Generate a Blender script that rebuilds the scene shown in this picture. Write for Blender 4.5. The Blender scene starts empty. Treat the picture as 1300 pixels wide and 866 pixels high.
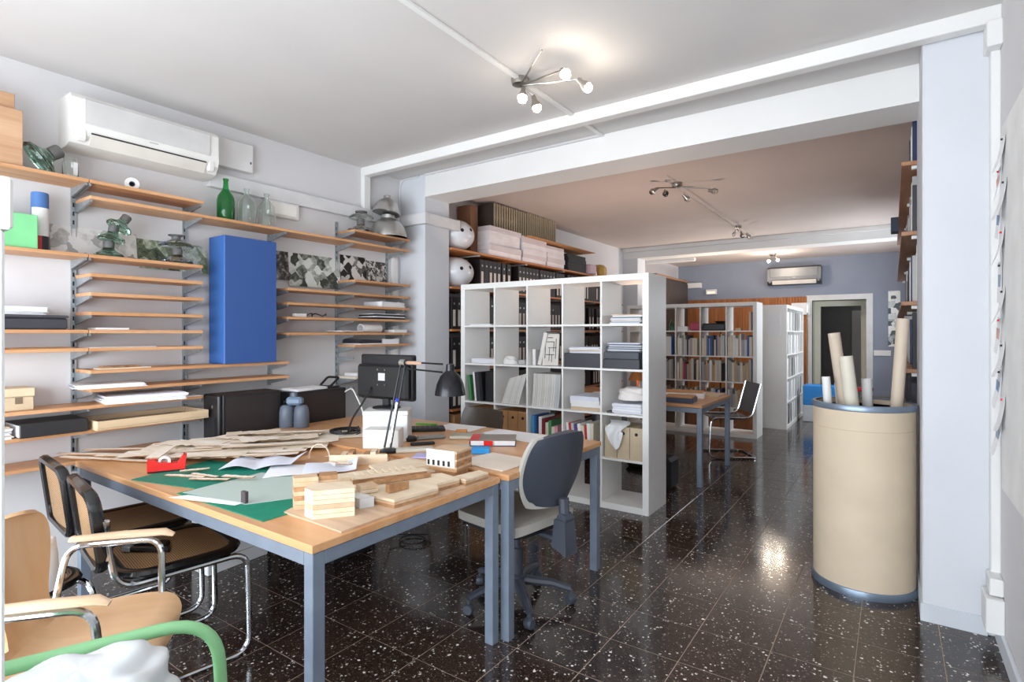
import bpy, math, random
from mathutils import Matrix, Vector
R = math.radians
PI = math.pi
random.seed(7)
scene = bpy.context.scene
C = scene.collection

# ------------------------------------------------------------------ camera, world, exposure
cam_d = bpy.data.cameras.new('camera'); cam = bpy.data.objects.new('camera', cam_d); C.objects.link(cam)
cam.location = (0, 0, 1.3885); cam.rotation_euler = (R(90), 0, 0.6052)
cam_d.sensor_width = 36; cam_d.lens = 697.8 / 1300 * 36; cam_d.shift_y = -9.7 / 1300
cam_d.clip_start = 0.02
scene.camera = cam
scene.view_settings.view_transform = 'Standard'
scene.view_settings.look = 'None'
scene.view_settings.gamma = 1
scene.view_settings.use_curve_mapping = False
scene.view_settings.exposure = 0.42
W = bpy.data.worlds.new('sky'); scene.world = W; W.use_nodes = True
W.node_tree.nodes['Background'].inputs[0].default_value = (0.86, 0.93, 1.0, 1)
W.node_tree.nodes['Background'].inputs[1].default_value = 8.6
def portal(loc, rot, sx, sy):
    d = bpy.data.lights.new('window_portal', 'AREA'); d.shape = 'RECTANGLE'; d.size = sx; d.size_y = sy
    d.cycles.is_portal = True
    o = bpy.data.objects.new('window_portal', d); C.objects.link(o); o.location = loc; o.rotation_euler = rot
portal((-1.73, -1.34, 1.175), (R(90), 0, 0), 4.0, 2.15)
portal((.5, 9.45, 1.8), (0, R(90), 0), .8, 3.1)

# ------------------------------------------------------------------ helpers
def lin(c):
    def f(v): return v / 12.92 if v <= 0.04045 else ((v + 0.055) / 1.055) ** 2.4
    c = c.lstrip('#'); return tuple(f(int(c[i:i+2], 16) / 255) for i in (0, 2, 4))
MATS = {}
def nodes(name):
    m = bpy.data.materials.new(name); m.use_nodes = True
    nt = m.node_tree; return m, nt, nt.nodes['Principled BSDF']
def sset(b, **k):
    for a, v in k.items():
        b.inputs[a.replace('_', ' ')].default_value = v
def coords(nt, scale=(1, 1, 1)):
    tc = nt.nodes.new('ShaderNodeTexCoord'); mp = nt.nodes.new('ShaderNodeMapping')
    mp.inputs['Scale'].default_value = scale
    nt.links.new(tc.outputs['Object'], mp.inputs['Vector']); return mp.outputs['Vector']
def ramp(nt, fac, stops):
    r = nt.nodes.new('ShaderNodeValToRGB')
    el = r.color_ramp.elements
    while len(el) < len(stops): el.new(0.5)
    for e, (p, c) in zip(el, stops): e.position = p; e.color = (*c, 1)
    nt.links.new(fac, r.inputs['Fac']); return r.outputs['Color']
def noise(nt, vec, scale, detail=3, rough=0.5):
    n = nt.nodes.new('ShaderNodeTexNoise'); n.inputs['Scale'].default_value = scale
    n.inputs['Detail'].default_value = detail; n.inputs['Roughness'].default_value = rough
    nt.links.new(vec, n.inputs['Vector']); return n.outputs['Fac']
def bump(nt, b, h, strength, dist=0.01):
    n = nt.nodes.new('ShaderNodeBump'); n.inputs['Strength'].default_value = strength; n.inputs['Distance'].default_value = dist
    nt.links.new(h, n.inputs['Height']); nt.links.new(n.outputs['Normal'], b.inputs['Normal'])
def paint(col, rough=0.5, metal=0.0, var=0.06, scale=6, bmp=0.0, bscale=60, coat=0.0):
    key = ('p', col, rough, metal, var, scale, bmp, coat)
    if key in MATS: return MATS[key]
    m, nt, b = nodes('paint_' + col.strip('#')); c = lin(col)
    v = coords(nt)
    f = noise(nt, v, scale)
    nt.links.new(ramp(nt, f, [(0.3, tuple(x * (1 - var) for x in c)), (0.7, tuple(min(1, x * (1 + var)) for x in c))]), b.inputs['Base Color'])
    sset(b, Roughness=rough, Metallic=metal)
    if coat: b.inputs['Coat Weight'].default_value = coat
    if bmp: bump(nt, b, noise(nt, v, bscale, 2), bmp, 0.003)
    MATS[key] = m; return m
def wood(c1, c2, axis='y', scale=1.0, rough=0.45, contrast=1.0, obj_random=True):
    key = ('w', c1, c2, axis, scale, rough)
    if key in MATS: return MATS[key]
    m, nt, b = nodes('wood_' + c1.strip('#') + axis)
    s = {'x': (1.2, 22, 22), 'y': (22, 1.2, 22), 'z': (22, 22, 1.2)}[axis]
    tc = nt.nodes.new('ShaderNodeTexCoord'); mp = nt.nodes.new('ShaderNodeMapping')
    mp.inputs['Scale'].default_value = tuple(x * scale for x in s)
    oi = nt.nodes.new('ShaderNodeObjectInfo')
    mul = nt.nodes.new('ShaderNodeMath'); mul.operation = 'MULTIPLY'; mul.inputs[1].default_value = 37.0
    nt.links.new(oi.outputs['Random'], mul.inputs[0])
    nt.links.new(mul.outputs[0], mp.inputs['Location'])
    nt.links.new(tc.outputs['Object'], mp.inputs['Vector'])
    f = noise(nt, mp.outputs['Vector'], 1.0, 5, 0.6)
    nt.links.new(ramp(nt, f, [(0.30, lin(c1)), (0.68, lin(c2))]), b.inputs['Base Color'])
    sset(b, Roughness=rough); bump(nt, b, f, 0.12, 0.002)
    MATS[key] = m; return m
def glass(col, rough=0.02, ior=1.45, tint=1.0):
    key = ('g', col, rough)
    if key in MATS: return MATS[key]
    m, nt, b = nodes('glass_' + col.strip('#'))
    sset(b, Base_Color=(*lin(col), 1), Roughness=rough, IOR=ior); b.inputs['Transmission Weight'].default_value = 1.0
    MATS[key] = m; return m
def metal(col, rough=0.25):
    return paint(col, rough, 1.0, 0.04, 12)
def emit(col, strength):
    key = ('e', col, strength)
    if key in MATS: return MATS[key]
    m, nt, b = nodes('lit_' + col.strip('#'))
    sset(b, Base_Color=(*lin(col), 1)); b.inputs['Emission Color'].default_value = (*lin(col), 1); b.inputs['Emission Strength'].default_value = strength
    MATS[key] = m; return m

class MB:
    def __init__(s): s.v = []; s.f = []
    def add(s, vs, fs):
        o = len(s.v); s.v += [tuple(p) for p in vs]; s.f += [tuple(i + o for i in f) for f in fs]; return s
    def box(s, x0, x1, y0, y1, z0, z1, c=0.0):
        if x0 > x1: x0, x1 = x1, x0
        if y0 > y1: y0, y1 = y1, y0
        if z0 > z1: z0, z1 = z1, z0
        c = min(c, (x1-x0)*.45, (y1-y0)*.45, (z1-z0)*.45)
        if c <= 0:
            vs = [(x, y, z) for x in (x0, x1) for y in (y0, y1) for z in (z0, z1)]
            return s.add(vs, [(0,1,3,2),(4,6,7,5),(0,4,5,1),(2,3,7,6),(0,2,6,4),(1,5,7,3)])
        vs = []; idx = {}
        for i, (x, sx) in enumerate(((x0, 1), (x1, -1))):
            for j, (y, sy) in enumerate(((y0, 1), (y1, -1))):
                for k, (z, sz) in enumerate(((z0, 1), (z1, -1))):
                    idx[i,j,k] = len(vs)
                    vs += [(x, y+sy*c, z+sz*c), (x+sx*c, y, z+sz*c), (x+sx*c, y+sy*c, z)]
        g = lambda i, j, k, a: idx[i,j,k] + a
        fs = []
        for i in (0, 1):
            q = [g(i,0,0,0), g(i,0,1,0), g(i,1,1,0), g(i,1,0,0)]; fs.append(q if i == 0 else q[::-1])
            q = [g(0,i,0,1), g(1,i,0,1), g(1,i,1,1), g(0,i,1,1)]; fs.append(q if i == 0 else q[::-1])
            q = [g(0,0,i,2), g(0,1,i,2), g(1,1,i,2), g(1,0,i,2)]; fs.append(q if i == 0 else q[::-1])
        for a in (0, 1):
            for b in (0, 1):
                q = [g(0,a,b,1), g(1,a,b,1), g(1,a,b,2), g(0,a,b,2)]; fs.append(q[::-1] if a == b else q)
                q = [g(a,0,b,0), g(a,1,b,0), g(a,1,b,2), g(a,0,b,2)]; fs.append(q if a == b else q[::-1])
                q = [g(a,b,0,0), g(a,b,1,0), g(a,b,1,1), g(a,b,0,1)]; fs.append(q[::-1] if a == b else q)
        for i in (0, 1):
            for j in (0, 1):
                for k in (0, 1):
                    q = [g(i,j,k,0), g(i,j,k,1), g(i,j,k,2)]; fs.append(q if (i+j+k) % 2 == 0 else q[::-1])
        return s.add(vs, fs)
    def prism(s, poly, z0, z1):
        n = len(poly)
        ar = sum(poly[i][0]*poly[(i+1) % n][1] - poly[(i+1) % n][0]*poly[i][1] for i in range(n))
        if ar < 0: poly = poly[::-1]
        vs = [(x, y, z0) for x, y in poly] + [(x, y, z1) for x, y in poly]
        fs = [tuple(range(n-1, -1, -1)), tuple(range(n, 2*n))] + [(i, (i+1) % n, n+(i+1) % n, n+i) for i in range(n)]
        return s.add(vs, fs)
    def lathe(s, prof, n=24, cx=0, cy=0):
        vs = []; fs = []
        for r, z in prof:
            for k in range(n):
                a = 2*PI*k/n; vs.append((cx + r*math.cos(a), cy + r*math.sin(a), z))
        for i in range(len(prof)-1):
            for k in range(n):
                fs.append((i*n+k, i*n+(k+1) % n, (i+1)*n+(k+1) % n, (i+1)*n+k))
        if prof[0][0] > 1e-6: fs.append(tuple(range(n-1, -1, -1)))
        if prof[-1][0] > 1e-6: fs.append(tuple((len(prof)-1)*n+k for k in range(n)))
        return s.add(vs, fs)
    def tube(s, pts, r, n=8, closed=False, sx=1.0, sy=1.0, up=None):
        P = [Vector(p) for p in pts]; m = len(P)
        T = []
        for i in range(m):
            a = P[(i-1) % m] if (closed or i > 0) else P[i]; b = P[(i+1) % m] if (closed or i < m-1) else P[i]
            T.append((b - a).normalized())
        u = Vector(up) if up else (Vector((0, 0, 1)) if abs(T[0].z) < .9 else Vector((1, 0, 0)))
        N = (u - T[0]*u.dot(T[0])).normalized()
        vs = []
        for i in range(m):
            N = (N - T[i]*N.dot(T[i])).normalized(); B = T[i].cross(N)
            rr = r[i] if isinstance(r, (list, tuple)) else r
            for k in range(n):
                a = 2*PI*k/n; vs.append(P[i] + N*(math.cos(a)*rr*sx) + B*(math.sin(a)*rr*sy))
        fs = []
        for i in range(m if closed else m-1):
            j = (i+1) % m
            for k in range(n): fs.append((i*n+k, i*n+(k+1) % n, j*n+(k+1) % n, j*n+k))
        if not closed: fs += [tuple(range(n-1, -1, -1)), tuple((m-1)*n+k for k in range(n))]
        return s.add(vs, fs)
    def bar(s, a, b, w, h):
        return s.tube([a, b], 0.7071, 4, sx=h, sy=w) if False else s._bar(a, b, w, h)
    def _bar(s, a, b, w, h):
        a = Vector(a); b = Vector(b); t = (b-a).normalized()
        u = Vector((0, 0, 1)) if abs(t.z) < .95 else Vector((0, 1, 0))
        si = t.cross(u).normalized(); up = si.cross(t)
        vs = [p + si*(i*w/2) + up*(j*h/2) for p in (a, b) for i in (-1, 1) for j in (-1, 1)]
        return s.add(vs, [(0,1,3,2),(4,6,7,5),(0,4,5,1),(2,3,7,6),(0,2,6,4),(1,5,7,3)])
    def grid(s, fn, nu, nv, th=0.0):
        top = [Vector(fn(i/nu, j/nv)) for j in range(nv+1) for i in range(nu+1)]
        q = lambda i, j: j*(nu+1)+i
        fs = [(q(i,j), q(i+1,j), q(i+1,j+1), q(i,j+1)) for j in range(nv) for i in range(nu)]
        if th <= 0: return s.add(top, fs)
        nr = [Vector((0,0,0)) for _ in top]
        for f in fs:
            n = (top[f[2]]-top[f[0]]).cross(top[f[3]]-top[f[1]])
            for k in f: nr[k] += n
        bot = [p - n.normalized()*th if n.length > 1e-12 else p.copy() for p, n in zip(top, nr)]
        N = len(top)
        fs2 = fs + [tuple(N+k for k in f[::-1]) for f in fs]
        edge = [q(i,0) for i in range(nu+1)] + [q(nu,j) for j in range(1,nv+1)] + [q(i,nv) for i in range(nu-1,-1,-1)] + [q(0,j) for j in range(nv-1,0,-1)]
        for a, b in zip(edge, edge[1:]+edge[:1]): fs2.append((b, a, N+a, N+b))
        return s.add(top+bot, fs2)
    def xf(s, m): s.v = [tuple(m @ Vector(p)) for p in s.v]; return s
    def mesh(s, name, mat, smooth=True, ang=35):
        me = bpy.data.meshes.new(name); me.from_pydata(s.v, [], s.f); me.update()
        if mat: me.materials.append(mat)
        if smooth:
            me.polygons.foreach_set('use_smooth', [True]*len(me.polygons)); me.set_sharp_from_angle(angle=R(ang))
        return me
    def build(s, name, mat, parent=None, loc=None, rz=0, rot=None, smooth=True, ang=35):
        o = bpy.data.objects.new(name, s.mesh(name, mat, smooth, ang)); C.objects.link(o)
        if parent: o.parent = parent
        if loc: o.location = loc
        if rot: o.rotation_euler = rot
        elif rz: o.rotation_euler = (0, 0, rz)
        return o
def link(name, me, parent=None, loc=(0,0,0), rot=(0,0,0)):
    o = bpy.data.objects.new(name, me); C.objects.link(o); o.location = loc; o.rotation_euler = rot
    if parent: o.parent = parent
    return o
def tag(o, label, cat, group=None):
    o['label'] = label; o['category'] = cat
    if group: o['group'] = group
    return o
def thing(name, label, cat, loc=(0,0,0), rz=0, group=None, rot=None):
    o = bpy.data.objects.new(name, None); o.empty_display_size = .1; C.objects.link(o)
    o.location = loc; o.rotation_euler = rot if rot else (0, 0, rz)
    return tag(o, label, cat, group)
def struct(o, label=None):
    o['kind'] = 'structure'
    if label: o['label'] = label
    return o
def dup(root, loc, rz=0, label=None, group=None):
    r = root.copy(); C.objects.link(r); r.location = loc; r.rotation_euler = (0, 0, rz)
    if label: r['label'] = label
    if group: r['group'] = group
    for ch in list(root.children):
        c = ch.copy(); C.objects.link(c); c.parent = r
        for g in list(ch.children):
            d = g.copy(); C.objects.link(d); d.parent = c
    return r
def fillet(pts, r, n=5, closed=False):
    P = [Vector(p) for p in pts]; out = []; m = len(P)
    for i in range(m):
        if not closed and i in (0, m-1): out.append(P[i]); continue
        a, b, c = P[(i-1) % m], P[i], P[(i+1) % m]
        d1 = (a-b); d2 = (c-b); rr = min(r, d1.length*.49, d2.length*.49)
        p1 = b + d1.normalized()*rr; p2 = b + d2.normalized()*rr
        for k in range(n+1):
            t = k/n; out.append(p1*(1-t)**2 + b*2*t*(1-t) + p2*t*t)
    return out
def rrect(x0, x1, y0, y1, r, n=5):
    pts = []
    for cx, cy, a0 in ((x1-r, y1-r, 0), (x0+r, y1-r, 90), (x0+r, y0+r, 180), (x1-r, y0+r, 270)):
        for k in range(n+1):
            a = R(a0 + 90*k/n); pts.append((cx + r*math.cos(a), cy + r*math.sin(a)))
    return pts

# ------------------------------------------------------------------ materials
wallw = paint('#d9d7d8', .75, var=.025, scale=2.5, bmp=.15, bscale=90)
pierw = paint('#d3d5da', .7, var=.025, scale=2.5, bmp=.12, bscale=90)
white = paint('#e6e5e3', .55, var=.02, scale=3)
ceilm = paint('#d5d1cf', .8, var=.03, scale=1.5, bmp=.12, bscale=50)
ceilb = paint('#d2c6c0', .8, var=.04, scale=1.5, bmp=.12, bscale=50)
bluew = paint('#8b92a2', .7, var=.04, scale=2)
oak = wood('#bd8557', '#d9a87c', 'y')
oakx2 = wood('#cc9462', '#e0b082', 'x', .6, .3)
ply = wood('#eadac3', '#faf2e6', 'x', 1.0, .6)
plyb = wood('#e4d2b9', '#f6ebda', 'y', 1.0, .6)
burnt = wood('#7d5233', '#b98a5e', 'x', 1.0, .7)
steelp = paint('#8490a0', .45, .35, .08, 14)
galv = paint('#aab1b5', .4, .7, .12, 40)
chrome = metal('#d6dade', .12)
blackp = paint('#17171a', .4, var=.1)
blackm = paint('#1c1c1f', .6, var=.15)
greyp = paint('#4a505c', .45, var=.06)
lam = paint('#f3f2ef', .42, var=.015)
paper = paint('#f2f2f4', .8, var=.02, scale=15)
paperb = paint('#dfe2ee', .8, var=.02, scale=15)
kraft = paint('#c39162', .75, var=.06, scale=20)
card = paint('#cdb89a', .75, var=.05, scale=14)
brush = metal('#b5b8bb', .38)

# floor terrazzo
def terrazzo():
    m, nt, b = nodes('terrazzo')
    tc = nt.nodes.new('ShaderNodeTexCoord'); oi = nt.nodes.new('ShaderNodeObjectInfo')
    va = nt.nodes.new('ShaderNodeVectorMath'); va.operation = 'ADD'
    mu = nt.nodes.new('ShaderNodeMath'); mu.operation = 'MULTIPLY'; mu.inputs[1].default_value = 91.7
    nt.links.new(oi.outputs['Random'], mu.inputs[0]); nt.links.new(tc.outputs['Object'], va.inputs[0]); nt.links.new(mu.outputs[0], va.inputs[1])
    v = va.outputs[0]
    def chips(scale, thr, pick):
        vo = nt.nodes.new('ShaderNodeTexVoronoi'); vo.inputs['Scale'].default_value = scale; vo.voronoi_dimensions = '2D'
        wn = nt.nodes.new('ShaderNodeTexNoise'); wn.inputs['Scale'].default_value = scale*1.7; wn.noise_dimensions = '2D'
        mx = nt.nodes.new('ShaderNodeMix'); mx.data_type = 'VECTOR'; mx.inputs[0].default_value = 0.012
        nt.links.new(v, wn.inputs['Vector']); nt.links.new(v, mx.inputs[4]); nt.links.new(wn.outputs['Color'], mx.inputs[5])
        nt.links.new(mx.outputs[1], vo.inputs['Vector'])
        sep = nt.nodes.new('ShaderNodeSeparateColor'); nt.links.new(vo.outputs['Color'], sep.inputs[0])
        sc = nt.nodes.new('ShaderNodeMath'); sc.operation = 'MULTIPLY'; nt.links.new(sep.outputs[1], sc.inputs[0]); sc.inputs[1].default_value = thr
        a = nt.nodes.new('ShaderNodeMath'); a.operation = 'LESS_THAN'; nt.links.new(vo.outputs['Distance'], a.inputs[0]); nt.links.new(sc.outputs[0], a.inputs[1])
        p = nt.nodes.new('ShaderNodeMath'); p.operation = 'GREATER_THAN'; p.inputs[1].default_value = pick; nt.links.new(sep.outputs[0], p.inputs[0])
        q = nt.nodes.new('ShaderNodeMath'); q.operation = 'MULTIPLY'; nt.links.new(a.outputs[0], q.inputs[0]); nt.links.new(p.outputs[0], q.inputs[1])
        return q.outputs[0]
    f = noise(nt, v, 110, 4, .75)
    base = ramp(nt, f, [(.35, lin('#221b18')), (.55, lin('#3b302b')), (.72, lin('#65564d'))])
    tint = nt.nodes.new('ShaderNodeMix'); tint.data_type = 'RGBA'; tint.blend_type = 'MULTIPLY'; tint.inputs[0].default_value = 1
    nt.links.new(base, tint.inputs[6]); nt.links.new(ramp(nt, oi.outputs['Random'], [(0, (.75, .74, .74)), (1, (1.25, 1.15, 1.1))]), tint.inputs[7])
    cur = tint.outputs[2]
    for sc, th, pk, col in ((95, .42, .80, '#7d746c'), (85, .42, .90, '#d9d4cc'), (48, .34, .935, '#efece6')):
        mx = nt.nodes.new('ShaderNodeMix'); mx.data_type = 'RGBA'
        nt.links.new(chips(sc, th, pk), mx.inputs[0]); nt.links.new(cur, mx.inputs[6]); mx.inputs[7].default_value = (*lin(col), 1)
        cur = mx.outputs[2]
    nt.links.new(cur, b.inputs['Base Color'])
    r2 = noise(nt, v, 7, 3)
    mr = nt.nodes.new('ShaderNodeMapRange'); mr.inputs[3].default_value = .07; mr.inputs[4].default_value = .2
    nt.links.new(r2, mr.inputs[0]); nt.links.new(mr.outputs[0], b.inputs['Roughness'])
    b.inputs['IOR'].default_value = 1.6
    bump(nt, b, noise(nt, v, 9, 2), .05, .004)
    return m
terr = terrazzo()

# ------------------------------------------------------------------ setting
X0, X1, YF, YB, ZC = -3.86, 0.40, -1.3, 12.0, 2.85
fl = struct(MB().box(X0-.15, X1+.15, YF-.15, YB+.1, -.12, -.0012).build('floor', paint('#a39182', .7, var=.1)))
# tiles
TX, TY, ox, oy = .3088, .3068, -.4372, 2.6178
cw, sw = math.cos(.6052), math.sin(.6052)
tiles = []
i0 = math.floor((X0-ox)/TX); i1 = math.ceil((X1-ox)/TX); j0 = math.floor((YF-oy)/TY); j1 = math.ceil((YB-oy)/TY)
for i in range(i0, i1):
    for j in range(j0, j1):
        x, y = ox+(i+.5)*TX, oy+(j+.5)*TY
        d = -sw*x+cw*y; l = cw*x+sw*y
        vis = 0
        if d > .3:
            px, py = 650+697.8*l/d, 423.3+697.8*1.3885/d
            if -60 < px < 1360 and py < 940 and not (x < -1.6 and y > 4.3) and not (x > 0.1 and y > 3.4): vis = 1
        tiles.append((0 if vis else 1, d if vis else x*x+y*y, i, j, x, y))
tiles.sort()
g = .0018
tm = MB(); tm.box(-TX/2+g, TX/2-g, -TY/2+g, TY/2-g, -.012, 0, .0012); tme = tm.mesh('floor_tile', terr, True, 20)
rest = MB(); cnt = 0
for vis, d, i, j, x, y in tiles:
    a, b_, c, e = max(x-TX/2+g, X0), min(x+TX/2-g, X1), max(y-TY/2+g, YF), min(y+TY/2-g, YB)
    if b_-a < .01 or e-c < .01: continue
    full = b_-a > TX-2*g-1e-4 and e-c > TY-2*g-1e-4
    if cnt < 300 and vis == 0:
        if full: link('floor_tile', tme, fl, (x, y, 0))
        else: MB().box(a-x, b_-x, c-y, e-y, -.012, 0, .0012).build('floor_tile', terr, fl, (x, y, 0), ang=20)
        cnt += 1
    else:
        rest.box(a, b_, c, e, -.012, 0)
o = rest.build('floor_tiling', terr, fl, smooth=False); o['kind'] = 'stuff'

struct(MB().box(X0-.15, X0, YF-.15, YB+.1, 0, ZC).build('wall_left', wallw))
struct(MB().box(X1, X1+.15, YF-.15, 7.9, 0, ZC).box(X1, X1+.15, 11.0, YB+.1, 0, ZC).box(X1, X1+.15, 7.9, 11.0, 0, 1.4).box(X1, X1+.15, 7.9, 11.0, 2.2, ZC).build('wall_right', wallw))
m = MB()
for y in (7.93, 8.95, 9.95, 10.97): m.box(X1+.06, X1+.12, y-.03, y+.03, 1.4, 2.2)
m.box(X1+.06, X1+.12, 7.9, 11.0, 1.4, 1.46); m.box(X1+.06, X1+.12, 7.9, 11.0, 2.14, 2.2)
struct(m.build('window_2', greyp))  # unseen window, inferred from the bluish far wall, added and sized to brighten the back room
struct(MB().box(X0-.15, X1+.15, YF-.15, 4.0, ZC, ZC+.12).build('ceiling', ceilm))
struct(MB().box(X0-.15, X1+.15, 4.0, YB+.1, ZC, ZC+.12).build('ceiling', ceilb))
# street front with its shop window (behind the camera)
m = MB(); m.box(X0, X0+.12, YF-.15, YF, 0, ZC); m.box(X1-.12, X1, YF-.15, YF, 0, ZC)
m.box(X0+.12, X1-.12, YF-.15, YF, 2.25, ZC); m.box(X0+.12, X1-.12, YF-.15, YF, 0, .1)
struct(m.build('wall_front', wallw))
m = MB()
for x in (X0+.15, -2.4, -1.05, X1-.15): m.box(x-.03, x+.03, YF-.12, YF-.06, .1, 2.25)
m.box(X0+.12, X1-.12, YF-.12, YF-.06, .1, .16); m.box(X0+.12, X1-.12, YF-.12, YF-.06, 2.19, 2.25)
struct(m.build('window_1', greyp))
# back wall with door opening
DX0, DX1, DZ = -1.27, -.39, 2.02
m = MB(); m.box(X0, DX0, YB, YB+.12, 0, ZC); m.box(DX1, X1, YB, YB+.12, 0, ZC); m.box(DX0, DX1, YB, YB+.12, DZ, ZC)
struct(m.build('wall_back', bluew))
cream = paint('#d8d6c6', .5, var=.03)
dr = struct(MB().box(DX0-.1, DX0, YB-.025, YB, 0, DZ+.1).box(DX1, DX1+.1, YB-.025, YB, 0, DZ+.1).box(DX0, DX1, YB-.025, YB, DZ, DZ+.1).build('door_1', paint('#d5d6d6', .5)))
MB().box(DX0-.02, DX0, YB+.02, YB+.5, 0, DZ).box(DX1, DX1+.02, YB+.02, YB+.5, 0, DZ).box(DX0-.02, DX1+.02, YB+.02, YB+.5, DZ, DZ+.02).build('door_jamb', cream, dr)
MB().box(DX0, DX0+.1, YB+.46, YB+.52, 0, DZ).box(DX1-.1, DX1, YB+.46, YB+.52, 0, DZ).box(DX0+.1, DX1-.1, YB+.46, YB+.52, DZ-.1, DZ).build('inner_frame', cream, dr)
m = MB(); m.box(-2.2, .6, YB+2.6, YB+2.7, 0, 2.6); m.box(-2.3, -2.2, YB+.5, YB+2.7, 0, 2.6); m.box(.6, .7, YB+.5, YB+2.7, 0, 2.6)
m.box(-2.3, .7, YB+.5, YB+2.7, 2.6, 2.7); m.box(-2.3, .7, YB+.12, YB+2.7, -.1, -.002); m.box(-2.3, DX0-.02, YB+.5, YB+.52, 0, 2.6); m.box(DX1+.02, .7, YB+.5, YB+.52, 0, 2.6); m.box(DX0-.02, DX1+.02, YB+.5, YB+.52, DZ+.02, 2.6)
struct(m.build('wall_corridor', paint('#8d8a88', .7)))
struct(MB().box(-.75, -.3, YB+2.57, YB+2.6, .0, 1.9).build('door_2', paint('#c9c4be', .5)))
l = bpy.data.lights.new('corridor_fill', 'POINT'); l.energy = 4; l.shadow_soft_size = .1  # added point light without a fixture, lifts the dark corridor
lo = bpy.data.objects.new('corridor_fill', l); C.objects.link(lo); lo.location = (.2, YB+1.6, 2.4)
# piers, beams, trims
struct(MB().box(X0, -3.53, 3.7, 4.03, 0, ZC).build('wall_pier_left', pierw))
struct(MB().box(-3.53, X1, 3.7, 4.03, 2.645, ZC).build('trim_1', white), 'white painted ceiling beam between the two rooms')
struct(MB().box(.12, X1, 3.32, 4.03, 0, ZC, .006).build('wall_pier_right', pierw))
struct(MB().box(.112, .36, 3.312, 3.32, 0, .085).box(.112, .12, 3.32, 4.03, 0, .085).build('baseboard_pier', paint('#cfd4da', .5)))
struct(MB().box(X0, X1, 3.23, 3.30, 2.775, ZC, .004).build('trim_2', white), 'white square ceiling rail crossing the front room')
struct(MB().box(X0, X0+.05, 3.23, 3.30, 2.49, 2.775, .004).build('trim_3', white))
struct(MB().box(X0, X0+.03, 3.585, 3.65, .0, 2.10, .003).build('trim_4', white))
m = MB(); m.box(X0, X0+.05, 1.9, 3.7, 2.39, 2.49, .003); m.box(X0+.05, -3.48, 3.65, 3.7, 2.39, 2.49, .003); m.box(-3.53, -3.48, 3.7, 4.14, 2.39, 2.49, .003)
struct(m.build('trim_5', paint('#dcdbdc', .5)), 'white cable trunking along the left wall and pier')
m = MB(); m.box(-1.765, -1.735, YF, 3.23, ZC-.018, ZC, .003); m.box(-1.765, -1.735, 3.30, 3.7, ZC-.018, ZC, .003)
struct(m.build('trim_6', white), 'white cable conduit on the front ceiling')
m = MB(); m.box(-3.52, -1.765, 3.675, 3.7, ZC-.016, ZC, .003); m.tube(fillet([(-3.6, 3.69, 2.84), (X0+.012, 3.69, 2.84), (X0+.012, 3.69, 2.5)], .08), .008)
struct(m.build('trim_7', paint('#d9d8da', .5)))
struct(MB().box(.365, X1, 3.265, 3.318, .3, 2.66, .003).build('trim_8', white), 'white vertical conduit beside the right pier')
struct(MB().box(.345, X1, 3.2, 3.318, 2.66, 2.775, .004).build('trim_9', white))
struct(MB().box(X1-.015, X1, YF, 3.312, 0, .09, .003).build('baseboard_right', paint('#d5d9df', .5)))
struct(MB().box(X0, X1, 9.0, 9.35, 2.68, ZC).build('trim_10', white), 'white painted beam of the far room')
struct(MB().box(X0, X1, 8.93, 9.0, 2.79, ZC, .004).build('trim_11', white))
struct(MB().box(X0, -3.6, 9.0, 9.35, 0, 2.68).build('wall_pier_back', pierw))

# sockets by the right pier
t = thing('socket_box', 'white stacked socket boxes at the foot of the right pier', 'socket', (.4, 3.2, 0))
MB().box(-.065, -.001, -.06, .09, .085, .235, .004).build('lower_box', white, t)
MB().box(-.05, -.001, -.03, .09, .24, .315, .004).build('upper_box', white, t)

# ------------------------------------------------------------------ air conditioner and wall fittings
def ac_unit(label, loc, rz, L, H, D, cb, cf):
    t = thing('air_conditioner', label, 'air conditioner', loc, rz)
    # local: x along length 0..L, y = out from wall (negative), z up from bottom
    prof = [(0, .0), (-D*.55, 0.0), (-D*.8, H*.06), (-D*.96, H*.22), (-D, H*.34), (-D*.98, H*.92), (-D*.9, H), (0, H)]
    m = MB(); n = len(prof); vs = [(x, y, z) for x in (0, L) for y, z in prof]
    m.add(vs, [tuple(range(n)), tuple(range(2*n-1, n-1, -1))] + [(i, n+i, n+(i+1) % n, (i+1) % n) for i in range(n)])
    m.build('body', cb, t, ang=20)
    MB().box(.055, L-.055, -D-.006, -D*.9, H*.44, H*.93, .004).build('front_panel', cf, t)
    lv = [(-D*.79, H*.045), (-D*.985, H*.23), (-D*1.0-.004, H*.25), (-D*.80-.01, H*.035)]
    MB().add([(x, y, z) for x in (.09, L-.08) for y, z in lv], [(0,1,2,3), (7,6,5,4), (0,4,5,1), (1,5,6,2), (2,6,7,3), (3,7,4,0)]).build('louver', paint('#d9d3cb', .4), t, smooth=False)
    MB().box(.09, L-.08, -D*1.0-.003, -D*.95, H*.255, H*.285).build('outlet_slot', paint('#3d3936', .6), t)
    MB().box(.02, .075, -D*1.0, -D*.6, H*.10, H*.36, .012).build('end_cap', cb, t)
    MB().box(L-.07, L-.02, -D*1.0, -D*.6, H*.10, H*.36, .012).build('end_cap', cb, t)
    MB().box(L*.48, L*.54, -D*1.0-.002, -D*.98, H*.385, H*.405).build('badge', paint('#b9b6b3', .4), t)
    return t
ac_unit('white split air conditioner mounted high on the left wall', (X0, 1.09, 2.42), R(90), .79, .28, .21, paint('#e6e4df', .4), paint('#cfcdcb', .5))
t = thing('electrical_box', 'white flat electrical box on the wall beside the air conditioner', 'electrical box', (X0, 1.925, 2.545), R(90))
MB().box(0, .28, -.06, 0, 0, .2, .004).build('body', paint('#dedcdb', .45), t)
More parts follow.
